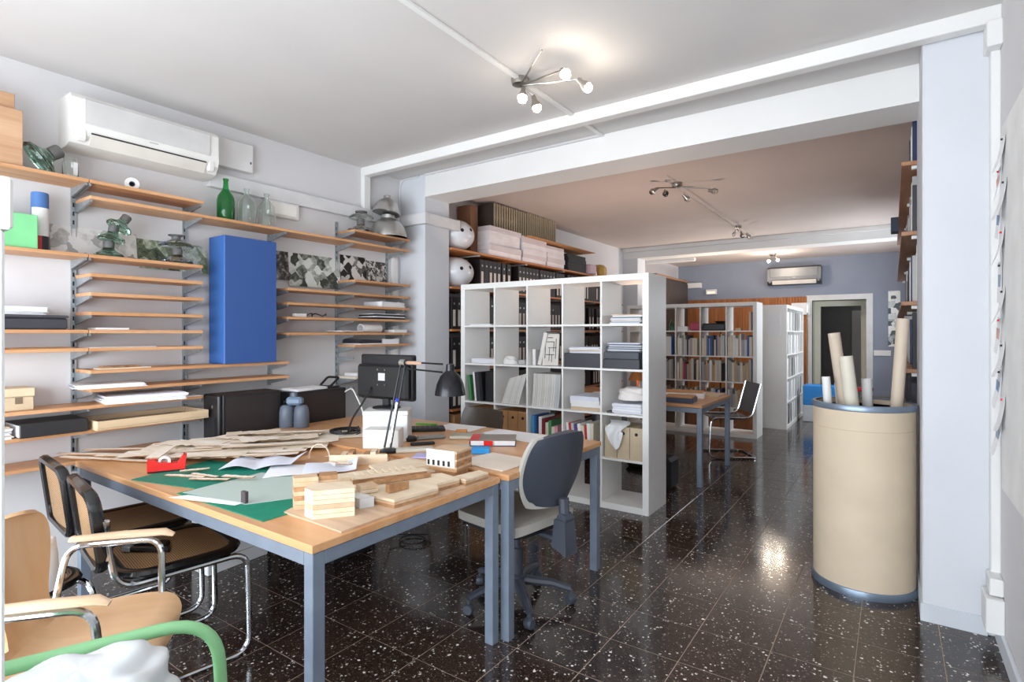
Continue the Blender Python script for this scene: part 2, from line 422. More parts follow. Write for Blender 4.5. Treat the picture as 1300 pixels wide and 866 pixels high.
MB().box(.255, .265, -.063, -.06, .06, .075).build('latch', paint('#888', .4) if False else greyp, t)
t = thing('emergency_light', 'white emergency light under the trunking behind the clear bottles', 'emergency light', (X0, 2.31, 2.27), R(90))
MB().box(0, .28, -.05, 0, 0, .12, .008).build('body', white, t)
MB().box(.03, .25, -.058, -.05, .015, .105, .004).build('diffuser', paint('#f3f0ea', .3), t)
ac_unit('grey metallic air conditioner high on the blue far wall', (-2.03, YB, 2.33), 0, .93, .35, .22, metal('#77787a', .45), paint('#7e7f80', .4, .6))
t = thing('exit_light', 'small white emergency lamp on the blue far wall', 'emergency light', (-3.26, YB, 2.21))
MB().box(0, .22, -.06, 0, 0, .11, .008).build('body', white, t); MB().box(.03, .19, -.066, -.06, .02, .06, .003).build('diffuser', emit('#ffe6c8', .6), t)
tag(MB().box(-3.75, -3.35, YB-.1, YB, 2.36, 2.47, .005).build('wall_box', white), 'white cable box in the upper left corner of the far wall', 'electrical box')
tag(MB().box(-3.8, -2.75, 9.4, 9.48, 2.62, 2.68, .01).build('tube_light', white), 'white tube light fitting below the far beam', 'light fitting')
tag(MB().box(-.28, -.02, YB-.02, YB, .98, 1.08, .004).build('switch_plate', white), 'white double switch plate beside the far door', 'switch')
t = thing('wood_panelling', 'orange wood slat panelling on the far wall behind the bookcases', 'panelling', (-3.8, YB-.003, 0))
m = MB(); 
for k in range(48): m.box(k*.051, k*.051+.046, -.03, -.015, .02, 2.1, .003)
o = m.build('slats', wood('#8a4f26', '#b8743c', 'z', 1, .5), t); o['kind'] = 'stuff'
MB().box(0, 2.45, -.015, 0, .0, 2.1).build('backing', burnt, t)

# ------------------------------------------------------------------ wall shelves on rails, left wall
XF = -3.62
ups = [.56, 1.16, 1.76, 2.36, 2.97, 3.53]
upr = [(.56, .6, 2.3), (1.16, .6, 2.28), (1.76, .6, 2.26), (2.36, 1.0, 2.2), (2.97, .9, 2.33), (3.53, .9, 2.3)]
for k, (y, z0, z1) in enumerate(upr):
    t = thing('shelf_upright', 'galvanised slotted wall rail ' + ['behind the wooden crates and portfolio case', 'at the joint between the long and short shelves', 'just left of the tall blue case', 'behind the right edge of the tall blue case', 'under the left end of the lamp shade shelf', 'next to the pier, right end of the shelves'][k], 'shelf rail', (X0, y, z0))
    m = MB(); m.box(0, .012, -.013, -.009, 0, z1-z0); m.box(0, .012, .009, .013, 0, z1-z0); m.box(0, .004, -.009, .009, 0, z1-z0); m.build('channel', galv, t, smooth=False)
    m = MB(); n = int((z1-z0)/.05)
    for q in range(n): m.box(.004, .0045, -.004, .004, q*.05+.012, q*.05+.036)
    m.build('slots', blackm, t, smooth=False)['kind'] = 'stuff'
brk = MB()
vs = [(.012, -.006, 0), (.225, -.006, 0), (.225, -.006, -.014), (.012, -.006, -.052)]
brk.add(vs + [(a, .006, c) for a, b, c in vs], [(0,1,2,3),(7,6,5,4),(0,4,5,1),(1,5,6,2),(2,6,7,3),(3,7,4,0)])
brm = brk.mesh('bracket', galv, False)
def shelf(y0, y1, z, label, group=None, brackets=None, xf=XF, material=None):
    # z is the top of the board
    t = thing('wall_shelf', label, 'shelf', (X0, y0, z), 0, group)
    th = .019
    MB().box(.014, xf-X0, 0, y1-y0, -th, 0, .0015).build('board', material or oak, t)
    for u in ups:
        if y0-.02 <= u <= y1+.02: link('bracket', brm, t, (0, min(max(u-y0, .007), y1-y0-.007), -th))
    return t
zR = dict(R1=2.235, R2=2.148, R3=1.824, R4=1.72, R5=1.615, R6=1.508, R7=1.408, R8=1.308, R9=1.185, R10=1.082, R11=.992, R12=.858, R13=.70)
shelf(.2, 1.158, zR['R1'], 'oak wall shelf holding wooden crates, left part of the highest tier')
shelf(1.162, 1.77, zR['R1'], 'highest short oak wall shelf below the white air conditioner')
shelf(1.165, 3.60, zR['R2'], 'longest oak wall shelf carrying the green bottle and clear demijohns')
shelf(.2, 1.156, zR['R3'], 'oak wall shelf under the green box and blue tube')
shelf(1.160, 1.765, zR['R3'], 'oak wall shelf under the glass insulators beside the blue case')
for k in ('R4', 'R5', 'R6'):
    shelf(1.165, 1.765, zR[k], {'R4': 'short empty oak shelf directly under the glass insulator shelf', 'R5': 'short empty oak shelf, middle one of three empty ones left of the blue case', 'R6': 'short empty oak shelf just above the shelf with the white pad'}[k])
shelf(.2, 1.156, zR['R7'], 'oak wall shelf under the flat black portfolio case')
shelf(1.160, 1.765, zR['R7'], 'short oak wall shelf with one small white pad on it')
shelf(.2, 1.156, zR['R8'], 'oak wall shelf with a thin brown sheet, under the portfolio shelf')
shelf(1.160, 1.765, zR['R8'], 'short oak wall shelf with a flat white sheet across it')
shelf(1.165, 2.375, zR['R9'], 'oak wall shelf on which the tall blue case stands')
shelf(1.165, 2.375, zR['R10'], 'oak wall shelf just below the one with the blue case')
shelf(.2, 1.765, zR['R11'], 'long oak wall shelf with cardboard box and loose drawings')
shelf(.2, 1.765, zR['R12'], 'long oak wall shelf with black ring binder and wooden tray')
shelf(.2, 1.60, zR['R13'], 'lowest long oak wall shelf level with the work table')
zS = dict(S0=2.245, S2=1.832, S3=1.722, S4=1.618, S5=1.511, S6=1.395, S7=1.295, S8=1.03)
shelf(2.975, 3.60, zS['S0'], 'short oak wall shelf under the aluminium lamp shades')
shelf(2.975, 3.60, zS['S2'], 'short oak wall shelf touching the black and white photographs')
shelf(2.365, 3.60, zS['S3'], 'empty oak wall shelf right of the tall blue case')
shelf(2.365, 3.60, zS['S4'], 'oak wall shelf with a white paper pile near the pier')
shelf(2.365, 3.60, zS['S5'], 'oak wall shelf with a white charger and black folders')
shelf(2.365, 3.60, zS['S6'], 'oak wall shelf holding the white paper roll')
shelf(2.975, 3.60, zS['S7'], 'short oak wall shelf with dark books, above the monitor')
shelf(2.975, 3.60, zS['S8'], 'pale short wall shelf half hidden behind the monitor', material=ply)
for z in (1.19, .95):
    tag(link('shelf_bracket', brm, None, (X0, 2.97, z)), 'bare galvanised bracket without a board behind the monitor', 'bracket', 'empty brackets behind the monitor')

# ------------------------------------------------------------------ things on the left wall shelves
def slab(name, label, cat, x0, x1, y0, y1, z0, z1, mat, group=None, rz=0, c=.002):
    cx, cy = (x0+x1)/2, (y0+y1)/2
    o = MB().box(x0-cx, x1-cx, y0-cy, y1-cy, 0, z1-z0, c).build(name, mat, None, (cx, cy, z0), rz)
    return tag(o, label, cat, group)
def stack(name, label, cat, cx, cy, z, w, d, n, th, mat, rz=0, jit=.012, group=None, rj=.05, mats=None, seed=1):
    rnd = random.Random(seed); t = thing(name, label, cat, (cx, cy, z), rz, group)
    zz = 0
    for k in range(n):
        h = th*rnd.uniform(.7, 1.3)
        mm = MB().box(-w/2, w/2, -d/2, d/2, 0, h, .0008).xf(Matrix.Translation((rnd.uniform(-jit, jit), rnd.uniform(-jit, jit), zz)) @ Matrix.Rotation(rnd.uniform(-rj, rj), 4, 'Z'))
        mm.build('sheet', (mats[k % len(mats)] if mats else mat), t); zz += h
    return t
def crate(label, x0, x1, y0, y1, z0, z1, mat, lid=True):
    t = thing('wooden_crate', label, 'crate', ((x0+x1)/2, (y0+y1)/2, z0)); w, d, h = (x1-x0)/2, (y1-y0)/2, z1-z0
    q = .014
    for s in (-1, 1):
        MB().box(s*w-(q if s > 0 else 0), s*w+(q if s < 0 else 0), -d, d, 0, h, .002).build('side_board', mat, t)
        MB().box(-w+q, w-q, s*d-(q if s > 0 else 0), s*d+(q if s < 0 else 0), 0, h, .002).build('end_board', mat, t)
    MB().box(-w+q, w-q, -d+q, d-q, 0, q).build('bottom_board', mat, t)
    if lid: MB().box(-w+q, w-q, -d+q, d-q, h-q, h-.003).build('lid', mat, t)
cr = wood('#b98d69', '#d6ae8b', 'y', .7, .65)
crate('larger wooden crate on the highest left wall shelf', -3.84, -3.64, .42, .885, zR['R1'], 2.52, cr)
crate('smaller wooden crate stacked on the larger one', -3.82, -3.67, .45, .86, 2.52, 2.605, cr)
# insulator glass discs
gg = glass('#a9d2c2', .02); gclear = glass('#f6fbf8', .02); ggrn = glass('#6cc98a', .02)
capm = paint('#6d6c6a', .6, .3, .15, 30)
def insulator(label, loc, rot, gm, r=.075, s=1.0, group=None):
    t = thing('glass_insulator', label, 'insulator', loc, 0, group, rot)
    d = [(0, .02), (.02, .018), (.03, .004), (.042, .014), (.052, .0), (.06, .012), (r*.95, .0), (r, .006), (r*.93, .022), (r*.6, .038), (.036, .05), (.03, .06), (0, .062)]
    MB().lathe([(a*s, b*s) for a, b in d], 28).build('glass_disc', gm, t)
    MB().lathe([(a*s, b*s) for a, b in [(.0, .0625), (.03, .0625), (.031, .1), (.026, .108), (0, .108)]], 20).build('metal_cap', capm, t)
    return t
insulator('dark green glass insulator leaning against the wooden crate', (-3.72, .96, zR['R1']+.07), (R(-52), R(10), 0), gg, .085, 1.15)
t = thing('glass_jar', 'small empty glass jar on the highest left shelf', 'jar', (-3.72, 1.105, zR['R1']+.001))
MB().lathe([(0, 0), (.034, 0), (.036, .004), (.036, .085), (.03, .1), (.03, .118), (.027, .118), (.027, .1), (.033, .084), (.033, .006), (0, .006)], 24).build('body', gclear, t)
MB().box(-.012, .012, .0364, .037, .02, .09).xf(Matrix.Rotation(R(-70), 4, 'Z')).build('label_strip', paper, t)
t = thing('tape_roll', 'white paper roll lying on the shelf below the air conditioner', 'roll', (-3.72, 1.405, zR['R1']+.0385), 0, None, (0, R(90), R(-25)))
MB().lathe([(.016, -.02), (.037, -.02), (.038, -.018), (.038, .018), (.037, .02), (.016, .02), (.016, -.02)], 28).build('paper', white, t)
MB().lathe([(.0155, -.0195), (.0155, .0195), (.012, .0195), (.012, -.0195), (.0155, -.0195)], 20).build('core', greyp, t)
# R3 shelf
slab('storage_box', 'bright green box on the upper left wall shelf', 'box', -3.80, -3.64, .6, .945, zR['R3'], 2.0, paint('#7fce8f', .5), c=.003)
t = thing('mailing_tube', 'blue document tube with white and black wrap beside the green box', 'tube', (-3.765, .985, zR['R3']))
MB().lathe([(0, 0), (.038, 0), (.038, .085), (.0, .085)], 28).build('black_band', paint('#26262a', .4), t)
MB().lathe([(0, .085), (.038, .085), (.038, .31), (.036, .318), (0, .318)], 28).build('blue_body', paint('#4d78b5', .45), t)
m = MB(); m.grid(lambda u, v: (.0387*math.cos(R(-75)+u*R(150)), .0387*math.sin(R(-75)+u*R(150)), .085+v*.15), 16, 2); m.build('white_wrap', paint('#ecebea', .6), t)
m = MB(); m.grid(lambda u, v: (.0385*math.cos(R(-28)+u*R(25)), .0385*math.sin(R(-28)+u*R(25)), .0+v*.085), 6, 2); m.build('red_mark', paint('#d5283c', .5), t)
# printed pictures standing against the wall
def picture(name, seed, dark, light, mid=None, block=0, mix=.5):
    m, nt, b = nodes(name); v = coords(nt, (1, 1, 1))
    n1 = noise(nt, v, 14+seed*3, 6, .7)
    fac = n1
    if block:
        mp = nt.nodes.new('ShaderNodeMapping'); mp.inputs['Rotation'].default_value = (R(25+seed*9), 0, 0); nt.links.new(v, mp.inputs['Vector'])
        vo = nt.nodes.new('ShaderNodeTexVoronoi'); vo.distance = 'CHEBYCHEV'; vo.inputs['Scale'].default_value = block; nt.links.new(mp.outputs[0], vo.inputs['Vector'])
        sp = nt.nodes.new('ShaderNodeSeparateColor'); nt.links.new(vo.outputs['Color'], sp.inputs[0])
        mx = nt.nodes.new('ShaderNodeMix'); mx.inputs[0].default_value = mix; nt.links.new(n1, mx.inputs[2]); nt.links.new(sp.outputs[0], mx.inputs[3]); fac = mx.outputs[0]
    nt.links.new(ramp(nt, fac, [(.36, lin(dark)), (.5, lin(mid or '#8d8f8a')), (.66, lin(light))]), b.inputs['Base Color']); sset(b, Roughness=.5)
    return m
def print_(label, y0, y1, z0, z1, mat, lean=.02):
    o = MB().grid(lambda u, v: (lean*(1-v)+.002, (y1-y0)*u, (z1-z0)*v), 1, 1, .0015).build('photo_print', mat, None, (X0, y0, z0))
    return tag(o, label, 'photograph', None)
print_('pale sketch print leaning on the wall behind the green glass insulators', 1.05, 1.475, zR['R3'], 2.0, picture('pic1', 1, '#a9a7a3', '#e4e2df', '#dad8d5', 18, .5), .03)
print_('photograph with dark building and green leaves behind the clear insulator', 1.48, 1.90, zR['R3']-.03, 1.98, picture('pic2', 4, '#31392c', '#cfd6cb', '#7d8a6d', 9, .35), .03)
print_('black and white tree photograph beside the blue case', 2.37, 2.52, 1.80, 2.02, picture('pic3', 3, '#1d1918', '#c9c2bb', '#463f3b'), .02)
print_('wide grey-green photograph of a pavilion between trees', 2.52, 3.0, 1.76, 2.02, picture('pic4', 3, '#3a4038', '#dfe3de', '#a3a89f', 14, .5), .02)
print_('black and white photograph of white building models', 3.005, 3.28, 1.8325, 2.06, picture('pic5', 2, '#15130f', '#d8d4d0', '#57534f', 16, .85), .02)
print_('black and white photograph of a dense city block beside the pier', 3.285, 3.52, 1.8325, 2.04, picture('pic6', 7, '#3b3936', '#d2cec9', '#9c9894', 48, .6), .02)
insulator('lower green glass insulator of the tilted chain on the shelf', (-3.72, 1.285, zR['R3']+.001), (0, 0, 0), gg, .085, .9)
insulator('middle green glass insulator of the tilted chain', (-3.715, 1.295, zR['R3']+.10), (R(-10), R(0), 0), gg, .08, .85)
insulator('upper green glass insulator tilting off the chain top', (-3.70, 1.325, zR['R3']+.175), (R(-32), R(0), 0), gg, .08, .85)
insulator('bottom clear glass insulator of the stack beside the blue case', (-3.735, 1.66, zR['R3']+.001), (0, 0, 0), gclear, .095, 1.0)
insulator('middle clear glass insulator of the stack beside the blue case', (-3.735, 1.655, zR['R3']+.062), (0, 0, 0), gclear, .1, 1.0) if False else None
t = thing('glass_insulator', 'upper clear glass insulator stacked beside the blue case', 'insulator', (-3.735, 1.655, zR['R3']+.1095))
MB().lathe([(0, .01), (.03, .0), (.05, .012), (.095, .0), (.1, .008), (.09, .022), (.055, .036), (.03, .05), (.0, .05)], 28).build('glass_disc', gclear, t)
MB().lathe([(0, .0505), (.026, .0505), (.026, .07), (.045, .072), (.045, .078), (0, .078)], 20).build('metal_cap', capm, t)
# blue case
t = thing('blue_case', 'tall blue cloth-covered portfolio case standing on the wall shelf', 'case', (-3.70, 2.075, zR['R9']+.001))
bl = paint('#3461a4', .55, var=.05, scale=200); 
MB().box(-.1, .1, -.185, .185, 0, .85, .004).build('body', bl, t)
MB().box(.1, .104, -.183, .183, .002, .848, .001).build('cover', paint('#325594', .6, var=.06, scale=300), t)
# bottles
def bottle(label, loc, prof, mat, cat='bottle', group=None):
    pi = [(max(0, r-.0035), z) for r, z in prof[1:]]
    full = prof + [(max(0, prof[-1][0]-.0035), prof[-1][1])] + [(max(.002, r-.0035), max(z, .006)) for r, z in prof[::-1][1:-1]] + [(0, .006)]
    o = MB().lathe(full, 28).build('glass_bottle', mat, None, loc)
    return tag(o, label, cat, group)
bottle('green glass bottle on the long oak wall shelf', (-3.73, 1.968, zR['R2']+.001), [(0, 0), (.05, 0), (.054, .006), (.056, .14), (.05, .17), (.028, .205), (.018, .23), (.015, .275), (.018, .279), (.018, .29), (.014, .292)], ggrn)
dj = [(0, 0), (.056, 0), (.062, .008), (.063, .13), (.056, .165), (.03, .195), (.018, .21), (.016, .24), (.019, .244), (.019, .255), (.015, .256)]
bottle('clear glass demijohn next to the green bottle', (-3.73, 2.115, zR['R2']+.001), dj, gclear)
bottle('clear glass demijohn in front of the emergency light', (-3.73, 2.265, zR['R2']+.001), [(r*.95, z*.98) for r, z in dj], gclear)
# insulators and lamp shades on S0
insulator('lower clear insulator beside the aluminium lamp shades', (-3.72, 3.115, zS['S0']+.001), (0, 0, 0), gclear, .105, 1.1)
t = thing('glass_insulator', 'top clear insulator stacked beside the aluminium lamp shades', 'insulator', (-3.72, 3.12, zS['S0']+.1205))
MB().lathe([(0, .01), (.03, .0), (.05, .012), (.1, .0), (.105, .008), (.09, .024), (.055, .038), (.03, .05), (.0, .05)], 28).build('glass_disc', gclear, t)
MB().lathe([(0, .0505), (.05, .0505), (.05, .062), (0, .062)], 20).build('metal_cap', capm, t)
alu = metal('#c9c9c6', .35)
def shade(label, loc, rot, r, h):
    t = thing('lamp_shade', label, 'lamp shade', loc, 0, None, rot)
    o = [(r, 0), (r*.985, h*.15), (r*.9, h*.4), (r*.68, h*.66), (r*.42, h*.8), (r*.3, h*.84)]
    MB().lathe([(r+.004, .0), (r+.004, .004)] + [(a, b+.004) for a, b in o] + [(a-.003, b+.002) for a, b in o[::-1]] + [(r+.004, .0)], 36).build('reflector', alu, t)
    MB().lathe([(r*.3, h*.83), (r*.36, h*.86), (r*.36, h), (r*.3, h*1.02), (0, h*1.02)], 24).build('neck', alu, t)
    return t
shade('large aluminium dome lamp shade at the end of the shelf', (-3.715, 3.42, zS['S0']+.001), (0, 0, 0), .165, .2)
shade('smaller aluminium lamp shade stacked on top of the large dome', (-3.72, 3.40, zS['S0']+.212), (R(-10), R(0), 0), .118, .16)
# R7..R13
t = thing('portfolio_case', 'flat black portfolio case with papers on top, on the wall shelf', 'case', (-3.73, .78, zR['R7']+.001))
MB().box(-.1, .11, -.29, .285, 0, .06, .008).build('body', paint('#3a3a40', .5), t); MB().box(-.1, .115, -.29, .29, .061, .075, .005).build('lid', paint('#46464d', .5), t)
stack('paper_stack', 'loose white papers lying on the black portfolio case', 'papers', -3.74, .78, zR['R7']+.0765, .19, .40, 7, .006, paper, .05, .012, seed=3)
slab('note_pad', 'small white pad on the short shelf', 'paper', -3.78, -3.64, 1.2, 1.36, zR['R7'], zR['R7']+.012, paper)
slab('brown_sheet', 'thin brown sheet on the shelf below the portfolio case', 'sheet', -3.82, -3.65, .85, 1.1, zR['R8'], zR['R8']+.005, kraft)
slab('paper_sheet', 'long flat white sheet lying on the short wall shelf', 'paper', -3.80, -3.63, 1.165, 1.50, zR['R8'], zR['R8']+.004, paper)
slab('wood_strip', 'pale wood strip pair lying on the shelf left of the blue case', 'wood', -3.72, -3.63, 1.21, 1.47, zR['R9'], zR['R9']+.007, plyb)
slab('wood_strip', 'darker wood offcut on top of the pale wood strip', 'wood', -3.71, -3.64, 1.23, 1.42, zR['R9']+.0075, zR['R9']+.017, burnt)
stack('paper_stack', 'curling drawings overhanging the shelf under the blue case', 'papers', -3.72, 1.28, zR['R10']+.0005, .24, .32, 5, .004, paper, -.2, .012, seed=5, mats=[paper, paperb])
stack('paper_stack', 'thick pile of loose drawings hanging over the shelf edge', 'papers', -3.69, 1.44, zR['R11']+.0005, .27, .40, 8, .0055, paper, -.12, .018, seed=6, mats=[paper, paperb, paper])
slab('paper_sheet', 'single white sheet beside the thick drawing pile', 'paper', -3.74, -3.61, 1.665, 1.76, zR['R11'], zR['R11']+.003, paper)
t = thing('cardboard_box', 'small beige cardboard box with lid on the wall shelf', 'box', (-3.74, .8, zR['R11']+.001))
MB().box(-.09, .075, -.15, .135, 0, .07, .003).build('body', card, t); MB().box(-.095, .08, -.155, .14, .071, .115, .004).build('lid', paint('#d9c6a6', .7), t)
MB().box(.0755, .077, .06, .09, .035, .068).build('notch', paint('#7a6a55', .7), t)
t = thing('ring_binder', 'black ring binder lying flat on the lower wall shelf', 'binder', (-3.715, 1.0, zR['R12']+.001))
m = MB(); m.box(-.125, .125, -.14, .145, 0, .07, .004); m.build('body', paint('#29292c', .45), t)
MB().box(-.12, .12, -.1425, -.1405, .006, .064).build('paper_edge', paper, t)
stack('magazine_pile', 'small pile of magazines left of the black ring binder', 'magazines', -3.72, .7, zR['R12']+.0005, .22, .26, 9, .008, paper, .1, .01, seed=8, mats=[paper, paperb, card])
t = thing('wooden_tray', 'shallow wooden tray with drawings on the lower wall shelf', 'tray', (-3.69, 1.47, zR['R12']+.001))
lt = wood('#cdb08c', '#e3caa9', 'y', 1, .6)
MB().box(-.15, .15, -.3, .29, 0, .008).build('tray_floor', lt, t)
for a in ((-.15, -.138, -.3, .29), (.138, .15, -.3, .29), (-.138, .138, -.3, -.288), (-.138, .138, .278, .29)): MB().box(*a, .0085, .05, .002).build('tray_side', lt, t)
stack('paper_stack', 'drawings lying inside the shallow wooden tray', 'papers', -3.69, 1.46, zR['R12']+.0105, .24, .5, 4, .004, paper, .02, .004, seed=9, rj=.02, mats=[paper, card])
# right bay
stack('paper_stack', 'white paper pile on the shelf near the pier', 'papers', -3.74, 3.40, zS['S4']+.0005, .21, .30, 6, .007, paper, .1, .008, seed=10)
t = thing('charger', 'small white charger with black cable on the wall shelf', 'charger', (-3.68, 2.5, zS['S5']+.001)); MB().box(-.02, .02, -.05, .05, 0, .026, .004).build('body', white, t)
m = MB(); m.tube([(-.02+.03*math.sin(k*.9), .06+.018*k, .006+.025*abs(math.sin(k*.8))) for k in range(12)], .004, 6); m.build('cable', blackp, t)
stack('folder_pile', 'black folders and papers piled on the shelf near the pier', 'folders', -3.73, 3.36, zS['S5']+.0005, .21, .36, 6, .008, blackm, .05, .008, seed=11, mats=[blackm, paint('#2c2c38', .5), paper])
t = thing('paper_roll', 'white rolled drawing on the wall shelf', 'paper roll', (-3.70, 3.20, zS['S6']+.037), 0, None, (R(90), 0, R(8)))
MB().lathe([(.030, -.12), (.036, -.12), (.036, .12), (.030, .12), (.030, -.12)], 24).build('sheet', paper, t)
stack('paper_stack', 'small paper pile beside the rolled drawing', 'papers', -3.74, 3.50, zS['S6']+.0005, .2, .16, 5, .006, paper, .0, .005, seed=12)
stack('booklet_pile', 'two thin booklets lying on the shelf left of the rolled drawing', 'booklets', -3.71, 2.94, zS['S6']+.0005, .18, .22, 2, .009, card, .15, .01, seed=13, mats=[burnt, paper])
stack('book_pile', 'dark books and white pads on the shelf above the monitor', 'books', -3.73, 3.14, zS['S7']+.0005, .21, .25, 4, .012, blackm, .0, .008, seed=14, mats=[paper, blackm, paint('#2b2a30', .5), paint('#3a3840', .5)])
stack('pad_pile', 'white pads beside the dark books above the monitor', 'pads', -3.72, 3.37, zS['S7']+.0005, .2, .18, 3, .011, paper, .0, .006, seed=15)
slab('paper_roll', 'flat rolled paper on the pale shelf behind the monitor', 'paper', -3.8, -3.65, 3.0, 3.2, zS['S8'], zS['S8']+.03, paper, c=.01)

# ------------------------------------------------------------------ work tables
def table(label, x0, x1, y0, y1, zt, top=oakx2, leg=.045):
    t = thing('work_table', label, 'table', ((x0+x1)/2, (y0+y1)/2, 0)); w, d = (x1-x0)/2, (y1-y0)/2
    MB().box(-w, w, -d, d, zt-.026, zt, .002).build('table_top', top, t)
    i = .006
    for sx in (-1, 1):
        for sy in (-1, 1):
            cx, cy = sx*(w-leg/2-i), sy*(d-leg/2-i)
            MB().box(cx-leg/2, cx+leg/2, cy-leg/2, cy+leg/2, 0, zt-.028, .002).build('leg', steelp, t)
    for sy in (-1, 1):
        cy = sy*(d-leg/2-i); MB().box(-w+leg+i, w-leg-i, cy-leg/2, cy+leg/2, zt-.028-leg, zt-.028, .002).build('rail', steelp, t)
    for sx in (-1, 1):
        cx = sx*(w-leg/2-i); MB().box(cx-leg/2, cx+leg/2, -d+leg+i, d-leg-i, zt-.028-leg, zt-.028, .002).build('rail', steelp, t)
    return t
ZT, ZT2 = .74, .752
table('work table with grey steel frame under the wood models and offcuts', -3.40, -1.452, 1.03, 2.008, ZT)
table('work table with grey steel frame under the monitor and desk lamp', -3.40, -1.41, 2.014, 2.965, ZT2)
# low bench behind with the two computer towers
t = thing('low_bench', 'low dark bench along the wall behind the tables', 'bench', (-3.63, 2.3, 0))
MB().box(-.2, .22, -.62, .62, .50, .53, .003).build('top_board', blackm, t)
for sy in (-1, 1): MB().box(-.2, .2, sy*.6-.015, sy*.6+.015, 0, .4995).build('side_panel', blackm, t)
def tower(label, y0, y1, x0=-3.64, x1=-3.455, z0=.5305, z1=.985):
    t = thing('computer_tower', label, 'computer', ((x0+x1)/2, (y0+y1)/2, z0)); w, d, h = (x1-x0)/2, (y1-y0)/2, z1-z0
    MB().box(-w, w, -d+.03, d, 0, h, .004).build('case', paint('#262325', .45, var=.08), t)
    b = MB().box(-w, w, -d, -d+.029, 0, h, .008).build('front_bezel', paint('#1b1b1e', .35), t)
    MB().lathe([(0, 0), (.012, 0), (.012, .004), (0, .005)], 16).xf(Matrix.Translation((.03, -d-.0005, h*.84)) @ Matrix.Rotation(R(90), 4, 'X')).build('power_button', chrome, b)
    MB().box(w-.04, w-.01, -d-.002, -d-.0005, .1, h*.7).build('vent', paint('#0c0c0d', .6), b)
    MB().box(w+.0005, w+.0015, -d+.05, d-.02, .02, h-.02).build('side_panel', paint('#322c2c', .4, var=.08), t)
    return t
tower('black computer tower with silver button behind the offcuts', 1.775, 2.2, z1=1.0)
tower('black computer tower with papers and a small frame on top', 2.275, 2.75, z1=.975)
stack('paper_stack', 'loose sheets on top of the computer tower', 'papers', -3.55, 2.45, .9755, .16, .28, 4, .004, paper, .1, .012, seed=20)
t = thing('black_scanner', 'small black handheld device on the computer tower', 'device', (-3.55, 2.67, .9755), R(12))
m = MB(); m.tube(fillet([(-.05, -.05, .012), (.05, -.05, .012), (.06, .04, .075), (-.05, .04, .075)], .02, 4, True), .009, 8, True); m.build('frame', blackp, t)
MB().box(-.06, .06, -.06, .05, 0, .01, .003).build('foot', blackp, t)
t = thing('spray_gun', 'grey twin-container paint spray bottle beside the computer towers', 'spray bottle', (-3.335, 2.225, ZT2+.0005), R(30))
gpm = paint('#5d6674', .45)
for s in (-1, 1): MB().lathe([(0, 0), (.046, 0), (.05, .006), (.049, .10), (.043, .135), (.03, .15), (.0, .15)], 24, s*.051).build('container', gpm, t)
MB().box(-.05, .06, -.03, .03, .1505, .205, .015).build('head', paint('#6f8298', .4), t)
MB().lathe([(0, 0), (.022, 0), (.022, .03), (0, .03)], 16).xf(Matrix.Translation((.0, 0, .2055))).build('cap', gpm, t)

# ---- offcut heap
rnd = random.Random(11)
def poly_piece(name, label, cat, pts, z, th, mat, group=None, tilt=None):
    cx = sum(p[0] for p in pts)/len(pts); cy = sum(p[1] for p in pts)/len(pts)
    o = MB().prism([(x-cx, y-cy) for x, y in pts], 0, th).build(name, mat, None, (cx, cy, z), smooth=False)
    if name == 'wood_offcut':
        o.data.materials.append(burnt)
        for p in o.data.polygons[2:]: p.material_index = 1
    if tilt: o.rotation_euler = tilt
    return tag(o, label, cat, group)
HG = 'laser-cut plywood offcuts heaped on the work table'
HL = 'pale plywood offcut with jagged cut-outs in the heap on the table'
def sheet(cx, cy, L, Wd, ang, z, th=.004, mat=ply, teeth=0, label=None):
    # irregular laser-cut sheet
    a = R(ang); pts = []
    n = 7
    for k in range(n+1):
        t = k/n; off = rnd.choice((0, 0, .12, -.1)) if teeth else 0
        pts.append((-L/2+L*t, -Wd/2 + Wd*off)); 
        if teeth and 0 < k < n: pts.append((-L/2+L*t+.004, -Wd/2 + Wd*rnd.choice((0, .15, -.08))))
    for k in range(n+1):
        t = k/n; off = rnd.choice((0, 0, .14, -.12)) if teeth else 0
        pts.append((L/2-L*t, Wd/2 + Wd*off))
        if teeth and 0 < k < n: pts.append((L/2-L*t-.004, Wd/2 + Wd*rnd.choice((0, -.15, .08))))
    pts = [(x*math.cos(a)-y*math.sin(a)+cx, x*math.sin(a)+y*math.cos(a)+cy) for x, y in pts]
    return poly_piece('wood_offcut', label or HL, 'offcut', pts, z, th, mat, None if label and label.startswith('one ') else (HG if not label else label[:40]))
z = ZT2+.003
# large sheets first (x,y,length,width,angle)
hp = [(-2.98, 2.10, .80, .34, 52, 0), (-3.06, 1.84, .85, .30, 50, 1), (-3.14, 1.58, .68, .28, 48, 1), (-2.92, 1.66, .85, .22, 47, 1), (-3.12, 1.40, .52, .16, 50, 1), (-2.82, 1.50, .70, .16, 46, 1),
      (-2.94, 1.48, .7, .10, 46, 1), (-3.2, 1.66, .45, .18, 55, 1), (-2.78, 1.56, .62, .07, 45, 1), (-3.06, 1.36, .42, .05, 60, 1), (-3.1, 1.98, .5, .12, 40, 1), (-2.86, 1.38, .42, .12, 40, 1),
      (-2.98, 1.82, .55, .16, 58, 1), (-2.84, 1.72, .7, .05, 50, 1), (-3.2, 1.50, .36, .14, 30, 1), (-2.74, 1.43, .5, .045, 42, 1), (-3.12, 1.72, .3, .1, 15, 1),
      (-3.03, 2.0, .4, .06, 48, 1), (-3.2, 1.86, .3, .12, 60, 1), (-2.92, 1.58, .3, .05, 35, 1), (-2.95, 1.75, .2, .12, 70, 1), (-2.8, 1.62, .3, .04, 52, 1)]
